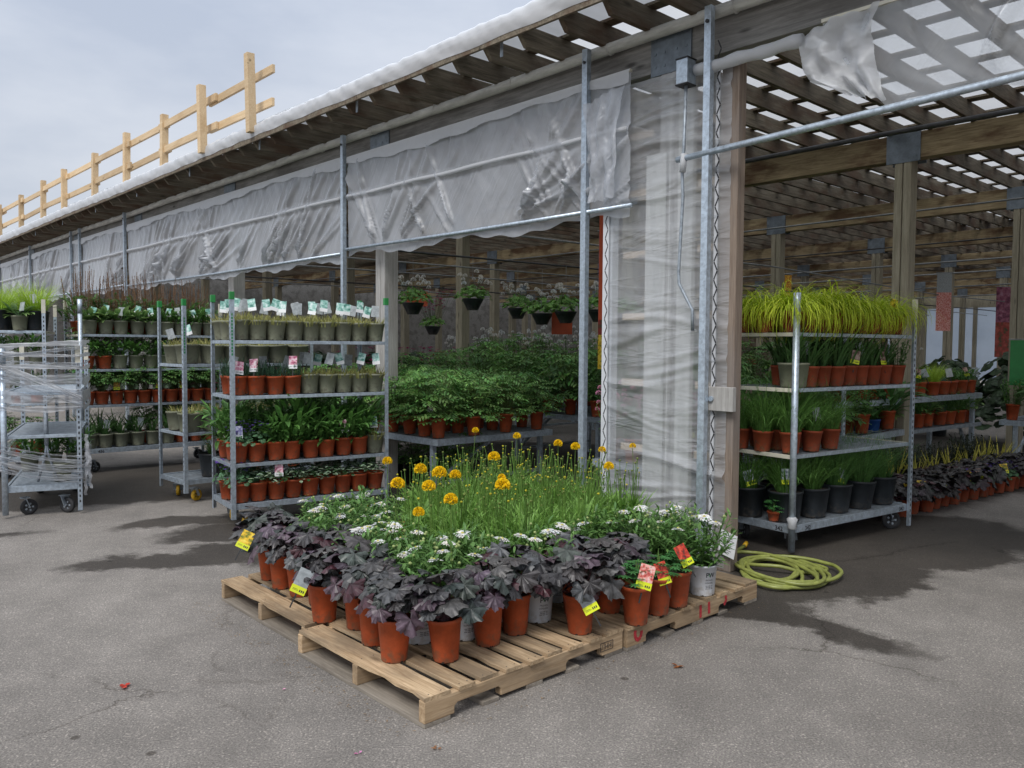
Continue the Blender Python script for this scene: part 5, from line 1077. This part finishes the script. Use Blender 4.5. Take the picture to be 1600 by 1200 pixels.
for k, (u, v, d, tg_, tr) in enumerate([(1.30, .0, 'nearest the pallet joint', 'coral', (-10, 16, 0)), (1.50, .02, 'in the middle of the three', 'redy', (-8, -18, 5)), (1.68, .03, 'nearest the white printed pot', 'redy', (-10, -28, 5))]):
    pp('potted_lupine', 'lupine', 'terra', u, v, 'small lupine with red flower tag, '+d, tag=tg_, tagpos=((.02, -.07, .0), (.03, -.07, -.02), (.05, -.06, .04))[k], tagrot=tr)
# white printed pots with daisies
DS = [(1.96, .06), (.36, .52), (.54, .42), (.97, .36), (1.08, .48), (.78, .50)]
WHERE = ['standing at the end of the near row, print facing out', 'second row behind the corner pots', 'white pot glimpsed between two terracotta pots', 'white pot seen left of the pallet joint pot', 'white pot beside the pallet joint pot', 'behind the leaning terracotta pot']
ix = 0
for k, ((u, v), d) in enumerate(zip(DS, WHERE)):
    pp('potted_daisy', 'daisy', 'white', u, v, 'white daisy in printed pot, '+d, flo='daisy', rot=PF.a+R(-20 if k else -25), sc=1.0 if k else 1.12)
DS2 = [(u, v) for v in (.68, .88, 1.08, 1.28, 1.50, 1.72) for u in (.45, .62)]+[(u, .52) for u in (1.26, 1.44, 1.62)]+[(u, v) for u in (1.80, 1.98, 2.17) for v in (.28, .46)]+[(2.15, .08), (1.78, .13)]+[(u, 1.95) for u in (.62, .80, .98)]+[(.80, .68), (.80, 1.5), (.80, 1.72), (.98, 1.75), (.62, .55)]
for k, (u, v) in enumerate(DS2):
    if (u, v) in [(.45, 1.28), (2.17, .28), (2.15, .08)]: continue
    row = 'row %s from the near pallet side' % ORD[min(19, int(v/.2))]
    pp('potted_daisy', 'daisy', 'white', u+rnd(-.02, .02), v+rnd(-.02, .02), 'white flowering daisy, %s across, %s' % (ORD[min(19, int(u/.16))], row), flo='daisy', rot=rnd(0, 6.28))
k = 0; coreloc = []
for v in [.66, .84, 1.02, 1.20, 1.38, 1.58, 1.78, 1.97]:
    for u in [.82, .99, 1.16, 1.33, 1.50, 1.67, 1.84, 2.01, 2.18, 2.33]:
        if (u < .9 and v > 1.3) or (u < 1.05 and v > 1.6) or (v < .7 and u > 1.75) or (u < .9 and v < .8): continue
        if v > 1.5 and u < 1.3: continue
        coreloc.append((u, v))
for (u, v) in coreloc:
    uu_, vv_ = u+rnd(-.025, .025), v+rnd(-.025, .025)
    pp('potted_button_flower', 'core', 'terra', uu_, vv_, 'tall yellow budded plant, %s across, row %s into the display' % (ORD[min(19, int(u/.165))], ORD[min(19, int(v/.17))]), flo='core', sc=rnd(.9, 1.02), tilt=2)
# yellow blooms: each a stem with a head, rising from its nearest pot
BL_ = [(.45, .83, .80, 1.15), (.74, 1.35, .83, .9), (.56, .72, .79, 1.1), (.78, .92, .81, 1.25), (.70, .98, .83, 1.1), (.84, .86, .80, 1.0), (.46, .42, .78, 1.05), (.41, .60, .70, .9), (1.90, 1.95, .88, .8), (1.46, 1.25, .80, 1.2), (2.0, 1.62, .86, .9), (.90, .55, .78, 1.25), (2.03, 1.25, .84, .95), (2.06, 1.12, .83, 1.0), (2.13, .95, .82, .8), (1.61, .45, .82, .9), (2.38, .9, .83, .7), (1.3, 1.0, .72, .8)]
for k, (u, v, z, sc_) in enumerate(BL_):
    random.seed(500+k); mb = MB(['petal']); ball_flower(mb, (0, 0, 0), .030*sc_, (.94, .66, .015), 300); o = len(mb.v); mb.tube([(rnd(-.05, .05), rnd(-.05, .05), ZP+.18-z), (rnd(-.02, .02), rnd(-.02, .02), -.25), (0, 0, -.012)], .0022, 5, False); mb.c[o:] = [(.13, .22, .05)]*(len(mb.v)-o)
    t_ = thing('yellow_bloom', 'round yellow bloom on thin stem, %s counted outward from the corner pots' % ORD[k], 'flower', PF.at(u, v, z), 0, 'round yellow blooms above the display', mb.mesh('bloom'))

# ================================================================== BENCHES INSIDE
def bench(label, fr, L, W, z, low=None):
    t_ = thing('display_bench', label, 'bench', fr.at(0, 0, 0), fr.a, 'steel display benches')
    q = MB(['galvanised']); h = .06; q.box((0, 0, z-h), (L, .025, z)); q.box((0, W-.025, z-h), (L, W, z)); q.box((0, .025, z-h), (.025, W-.025, z)); q.box((L-.025, .025, z-h), (L, W-.025, z)); q.use('galvanised_dull')
    for k in range(1, int(L/.07)): xx = L*k/int(L/.07); q.box((xx, .025, z-.014), (xx+.008, W-.025, z-.006))
    for k in range(1, int(W/.3)): yy = W*k/int(W/.3); q.box((.025, yy, z-.022), (L-.025, yy+.01, z-.0145))
    q.obj('bench_top', t_)
    n = max(2, int(L/1.4)+1)
    for k in range(n):
        xx = .14+(L-.30)*k/(n-1)
        for yy in (.03, W-.08):
            q = MB(['galvanised']); q.box((xx, yy, 0), (xx+.045, yy+.045, z-h)); q.obj('leg', t_)
        q = MB(['galvanised_dull']); q.bar((xx+.022, .05, .16), (xx+.022, W-.06, .16), .035, .03); q.bar((xx+.022, .06, .17), (xx+.022, W*.5, z-.08), .03, .03); q.obj('brace', t_)
    if low:
        q = MB(['galvanised_dull']); q.box((0, 0, low-.04), (L, .02, low)); q.box((0, W-.02, low-.04), (L, W, low))
        for k in range(1, int(L/.09)): xx = L*k/int(L/.09); q.box((xx, .02, low-.014), (xx+.02, W-.02, low-.006))
        q.obj('lower_shelf', t_)
    return t_
def BF(u, n, rot=0): x, y, _ = BL.at(u, n); return Frame(x, y, -47.2+rot)
# frames: local x to the right along the front, local y inward
B1 = BF(-6.3, -.06); bench('steel bench of ferny plants in the middle opening', B1, 3.2, 1.55, .60)
B2 = BF(-1.50, .32); bench('short steel bench of pink flowers behind the second steel upright', B2, .95, 1.3, .56)
B3 = BF(-7.6, 2.4); bench('long steel bench of bushy green plants, second row inside', B3, 7.2, 1.5, .66)
B4 = BF(-9.5, 4.7); bench('long steel bench of green plants, third row inside', B4, 8.4, 1.5, .72)
B5 = BF(-12.5, 7.0); bench('long steel bench with white flowers, fourth row inside', B5, 10.5, 1.5, .74)
RTF = Frame(3.30, 6.95, 37.5); RB = Frame(*RTF.at(0.1, .72)[:2], 37.5); bench('two level steel rack along the right hand aisle', RB, 3.35, .60, .97, low=.62)
B6 = BF(-.2, 6.2); bench('steel bench of leafy pots behind trolley 342', B6, 3.0, 1.4, .64)
def fill(fr, L, W, z, where, rows, cols, kinds, group, name='potted_perennial', x0=.12, y0=.11, z_=None, flo=None, tags=(), sc=(.95, 1.1), look='terracotta pot of green leaves', tagfront=True, skip=0):
    for r_ in range(rows):
        for c_ in range(cols):
            if skip and random.random() < skip: continue
            kd, pt = kinds[(r_*3+c_*2+int(rnd(0, 2))) % len(kinds)] if not callable(kinds) else kinds(r_, c_)
            x = x0+(L-2*x0)*c_/max(1, cols-1)+rnd(-.02, .02); y = y0+(W-2*y0)*r_/max(1, rows-1) if rows > 1 else y0
            f_ = flo(r_, c_) if flo else None; tg_ = random.choice(tags) if tags and r_ == 0 and random.random() < .5 else None
            plant(name, kd, pt, fr.at(x, y+rnd(-.02, .02), z+.001), '%s, %s of the %s row on %s' % (look, ORD[min(19, c_)], ORD[r_], where), group=group, flo=f_, tag=tg_, sc=rnd(*sc), tilt=2)
GI = 'pots on the benches inside'
fill(B1, 3.2, 1.55, .60, 'the middle opening bench', 4, 13, [('compound_big', 'terra')], GI, 'potted_fern_leaf', sc=(.85, 1.05), tags=('redy', 'pinkw', 'pinkw', 'grey'), look='terracotta pot of ferny leaves')
fill(B2, .95, 1.3, .56, 'the short pink bench', 4, 4, [('stems', 'terra')], GI, 'potted_pink_flower', flo=lambda r_, c_: 'pink', sc=(1.0, 1.3), tags=('pinky',), look='terracotta pot of pink flowers')
fill(B3, 7.2, 1.5, .66, 'the second row bench', 3, 18, [('big_broad', 'terra'), ('stems', 'terra'), ('compound_big', 'terra'), ('stems', 'sage')], GI, sc=(1.15, 1.5), look='pot of bushy greenery')
fill(B4, 8.4, 1.5, .72, 'the third row bench', 2, 16, [('stems', 'terra'), ('compound_big', 'terra'), ('big_broad', 'terra')], GI, flo=lambda r_, c_: 'whites' if c_ < 12 and (c_+r_) % 2 else None, sc=(1.4, 1.8), look='pot of tall greenery')
fill(B5, 10.5, 1.5, .74, 'the fourth row bench', 2, 16, [('stems', 'terra'), ('compound', 'terra')], GI, 'potted_white_flower', flo=lambda r_, c_: 'whites' if (c_+r_) % 3 else 'red', sc=(1.3, 1.7), look='pot of white or red flowers')
fill(B6, 3.0, 1.4, .64, 'the bench behind trolley 342', 2, 8, [('big_broad', 'terra'), ('stems', 'terra')], GI, flo=lambda r_, c_: 'palepink' if c_ > 4 else None, sc=(1.2, 1.6), look='pot of leafy stems')
GR = 'pots along the right hand rack'
fill(RTF, 3.3, .2, 0, 'the aisle floor', 1, 17, lambda r_, c_: ('violet', 'terrad') if c_ in (7, 9, 11, 12, 14) else ('dark_heuchera', 'terrad'), GR, 'potted_border_plant', x0=.05, y0=.05, flo=lambda r_, c_: 'violet' if c_ in (7, 9, 11, 12, 14) else None, tags=('brown', 'yellowy'), sc=(1.1, 1.25), look='front terracotta pot of border plants')
fill(RTF, 3.3, .2, 0, 'the aisle floor, second line', 1, 15, lambda r_, c_: ('dark_heuchera', 'terrad'), GR, 'potted_coral_bells', x0=.08, y0=.24, sc=(1.2, 1.35), look='pot of dark crinkled leaves')
fill(RTF, 3.3, .2, 0, 'the aisle floor', 1, 9, lambda r_, c_: ('yucca', 'terrad'), GR, 'potted_yucca', x0=.1, y0=.42, sc=(.85, 1.05), look='pot of yellow sword leaves')
fill(RTF, 3.3, .2, 0, 'the floor by the rack', 1, 15, lambda r_, c_: ('darkstem', 'terrad'), GR, 'potted_dark_stems', x0=.1, y0=.60, sc=(1.3, 1.5), look='pot of dark upright stems')
fill(RB, 3.35, .6, .62, 'the lower rack shelf', 2, 14, lambda r_, c_: (('broad', 'stems', 'needle', 'hosta')[(c_*3+r_) % 4], 'blue' if c_ in (3, 4) and r_ == 0 else 'terras'), GR, 'potted_perennial', x0=.1, y0=.12, sc=(.9, 1.1), look='low pot of leaves')
fill(RB, 3.35, .6, .97, 'the upper rack shelf', 3, 14, lambda r_, c_: (('violet', 'broad', 'stems', 'limeup', 'broad')[(c_*2+r_) % 5], 'terras'), GR, 'potted_perennial', x0=.1, y0=.10, flo=lambda r_, c_: 'violet' if r_ == 2 else None, tags=('brown', 'grey'), sc=(.55, .75), look='pot of mixed leaves')
# plants under the middle bench and large shrubs deeper inside
for k in range(7):
    plant('floor_shrub', 'compound_big', 'black', B1.at(.4+.42*k, .55, .001), 'black pot of ferny leaves under the middle bench, %s along' % ORD[k], group='pots under the middle bench', sc=.9)
SH = [(-3.6, 9.6), (-4.9, 9.9), (-6.3, 9.4), (-7.8, 10.2), (-9.4, 9.7), (-11.2, 10.2), (-13.1, 9.6), (-15.1, 10.3), (-2.2, 10.0), (-.9, 9.5), (-17.2, 9.8), (-5.6, 12.4), (-8.6, 12.6), (-11.8, 12.6), (-3.0, 12.6), (-14.8, 12.4), (-9.8, 1.6), (-11.3, 1.9), (-12.9, 1.7), (-14.6, 1.9), (-16.4, 2.0), (-18.4, 1.8), (-11.0, 5.5), (-13.2, 5.6), (-15.4, 5.4), (-17.6, 5.6)]
for k, (u, n) in enumerate(SH):
    x, y, _ = BL.at(u, n); fl_ = 'magenta' if k in (3, 4, 5, 6, 7, 16, 17, 18, 22, 23) else None
    plant('large_shrub', 'shrub', 'black', (x, y, .001), 'large %s shrub deep inside the shed, %s of the line' % ('pink flowered' if fl_ else 'dark green', ORD[k % 20] if k < 20 else ['far '+ORD[k-20]][0]), cat='shrub', group='shrubs deep inside the shed', flo=fl_, sc=2.0)
x, y, _ = BL.at(-4.5, 8.8)
plant('fan_palm', 'palm', 'black', (x, y, .001), 'dark fan palm standing behind the bench of white flowers', cat='palm', sc=1.35)
# hanging baskets
HB = [(645, 485, 11.4), (738, 478, 11.6), (808, 492, 12.5), (846, 500, 11.6), (883, 497, 11.2), (935, 494, 10.6), (972, 500, 10.8), (676, 520, 15.5), (1180, 395, 12.2)]
GH = 'flower baskets hung in the middle opening'
for k, (px, py, Y) in enumerate(HB[:8]):
    X = (px-800)/1266*Y; Z = CH+(546-py)/1266*Y
    t_ = plant('hanging_basket', 'basket', 'basket', (X, Y, Z-.12), 'black hanging basket of %s flowers, %s beneath the overhead pipe' % ('pink' if k == 7 else 'white', ORD[k]), cat='hanging basket', group=GH, flo='white' if k != 7 else 'magenta', sc=1.12)
    q = MB(['grey_pipe'])
    for a in (0, 2.1, 4.2): q.tube([(.145*cos(a), .145*sin(a), .155), (0, 0, .50)], .0022, 4)
    q.tube([(0, 0, .50), (0, 0, .78)], .003, 4); q.obj('hanger', t_)
# banners
def banner(label, x, y, z0, z1, w_, rot, mats, grp='printed banners on the posts'):
    t_ = thing('hanging_banner', label, 'banner', (x, y, z0), R(rot), grp); n = len(mats)
    q = MB(list(mats))
    for k, mt in enumerate(mats): q.use(mt); q.box((-w_/2, -.004, (z1-z0)*k/n), (w_/2, .004, (z1-z0)*(k+1)/n-.0005))
    q.obj('cloth', t_)
    q = MB(['grey_pipe']); q.tube([(-w_/2-.02, 0, z1-z0+.01), (w_/2+.02, 0, z1-z0+.01)], .008, 6); q.obj('rod', t_)
banner('plain orange banner edge beside the film covered wall', .80, 7.0, 1.72, 2.62, .12, 10, ['orange_sign'])
banner('narrow banner with an orange sunflower panel below plum panels', 1.03, 9.0, 1.24, 2.75, .16, 0, ['photo_yellow', 'banner_red', 'banner_flower', 'banner_flower'])
banner('small orange banner behind the white flower baskets', .72, 11.8, 1.66, 2.0, .30, 0, ['orange_sign'])
banner('banner on a post with salmon lower half and dark flower top', 8.75, 16.5, 1.85, 3.02, .30, 0, ['photo_coral', 'photo_coral', 'card_grey'])
banner('long banner with purple flowers over red flowers', 11.6, 19.2, 1.30, 2.95, .36, 0, ['banner_red', 'banner_red', 'banner_flower', 'banner_flower'])
banner('small banner with orange flower behind the lime grass', 5.75, 17.0, 2.35, 3.0, .14, 0, ['photo_orange'])
banner('green poster at the edge of the doorway view', 6.28, 9.85, 1.05, 1.60, .40, -20, ['green_cap'])
banner('bright orange cloth hung far inside above the baskets', -1.55, 13.2, 2.12, 2.36, .34, 0, ['orange_sign'])
# ================================================================== HOSE
hs = thing('garden_hose', 'tangled coil of yellow green garden hose on the wet asphalt', 'hose', (1.78, 5.26, 0), 0)
random.seed(77); pts = []
loops = [(0, 0, .30, .42, .0), (-.05, .06, .20, .30, .5), (.05, -.02, .34, .44, 1.1), (-.08, -.05, .24, .38, 1.5), (.0, .05, .17, .24, 2.1), (-.02, -.04, .30, .40, 2.6), (.12, .0, .40, .30, 2.9), (-.06, .02, .26, .46, 3.4)]
for k, (cx, cy, rx, ry, ph) in enumerate(loops):
    for i in range(22):
        a = i/22*2*pi; th = -.7+.15*k; x0_, y0_ = rx*cos(a), ry*sin(a); zz = .013+.0045*k+.006*abs(sin(a*2+k))
        nk = loops[(k+1) % len(loops)]; f_ = i/22
        cx_, cy_, rx_, ry_ = [p*(1-f_)+q_*f_ for p, q_ in zip((cx, cy, rx, ry), nk[:4])]; x0_, y0_ = rx_*cos(a), ry_*sin(a)
        pts.append((cx_+x0_*cos(th)-y0_*sin(th), cy_+x0_*sin(th)+y0_*cos(th), zz))
pts += [(.10, .30, .014), (.22, .36, .013), (.36, .28, .013), (.46, .12, .013), (.36, .03, .013), (.2, .0, .018), (.02, .02, .05), (-.15, .1, .04), (-.3, .3, .014), (-.2, .55, .013), (-.05, .72, .03)]
def smooth(P, n=3):
    out = []
    for i in range(len(P)-1):
        p0, p1, p2, p3 = [Vector(P[max(0, min(len(P)-1, i+d))]) for d in (-1, 0, 1, 2)]
        for k in range(n): t_ = k/n; out.append(.5*((2*p1)+(p2-p0)*t_+(2*p0-5*p1+4*p2-p3)*t_*t_+(3*p1-p0-3*p2+p3)*t_**3))
    return out+[Vector(P[-1])]
pts = [(a_*.78-.02, b_*.90, c_) for a_, b_, c_ in pts]
q = MB(['hose_rubber']); q.tube(smooth(pts), .0125, 8); q.obj('tube', hs, True)
q = MB(['yellow_wheel']); q.tube([Vector(pts[-1]), Vector(pts[-1])+Vector((.03, .05, .01))], .016, 10); q.obj('coupling', hs, True)
# ================================================================== SMALL LITTER
def litter(name, label, x, y, col, r_, n=5, grp=None):
    random.seed(int(abs(x*1000))+n); mb = MB(['petal'])
    for k in range(n): strip(mb, (rnd(-r_, r_)*.4, rnd(-r_, r_)*.4, .006), rnd(0, 6.3), rnd(.0, .4), r_*rnd(.6, 1.1), r_*.5, .5, 3, tone(col, .3))
    thing(name, label, 'litter', (x, y, 0), 0, grp, mb.mesh(name))
litter('fallen_leaf', 'small red leaf lying alone on the open asphalt', -1.67, 3.44, (.45, .05, .03), .035)
litter('fallen_petal', 'pink petal on the asphalt by the nearest pallet side', -.55, 2.88, (.6, .2, .4), .016, 3)
litter('fallen_petal', 'second pink petal near the joint of the two end pallets', -.98, 3.42, (.65, .3, .45), .015, 2)
litter('fallen_leaf', 'dry brown leaf beside the pallet with red marks', .78, 3.70, (.25, .09, .03), .03)
litter('fallen_leaf', 'dry brown leaf just off the nearest pallet corner', -.27, 2.92, (.28, .15, .08), .022, 3)
random.seed(9)
mb = MB(['petal'])
for k in range(260):
    t_ = random.random(); side = random.random() < .6
    u, v = (rnd(-.14, -.02), rnd(0, 2.1)) if side else (rnd(0, 2.4), rnd(-.12, -.02)); x, y, _ = PF.at(u, v); strip(mb, (x, y, .004), rnd(0, 6.3), rnd(0, .3), rnd(.005, .018), .004, .3, 2, tone((.22, .15, .08), .5))
o = mb.obj('plant_debris'); o['kind'] = 'stuff'; o['label'] = 'scattered crumbs and dry bits along the pallet edges'
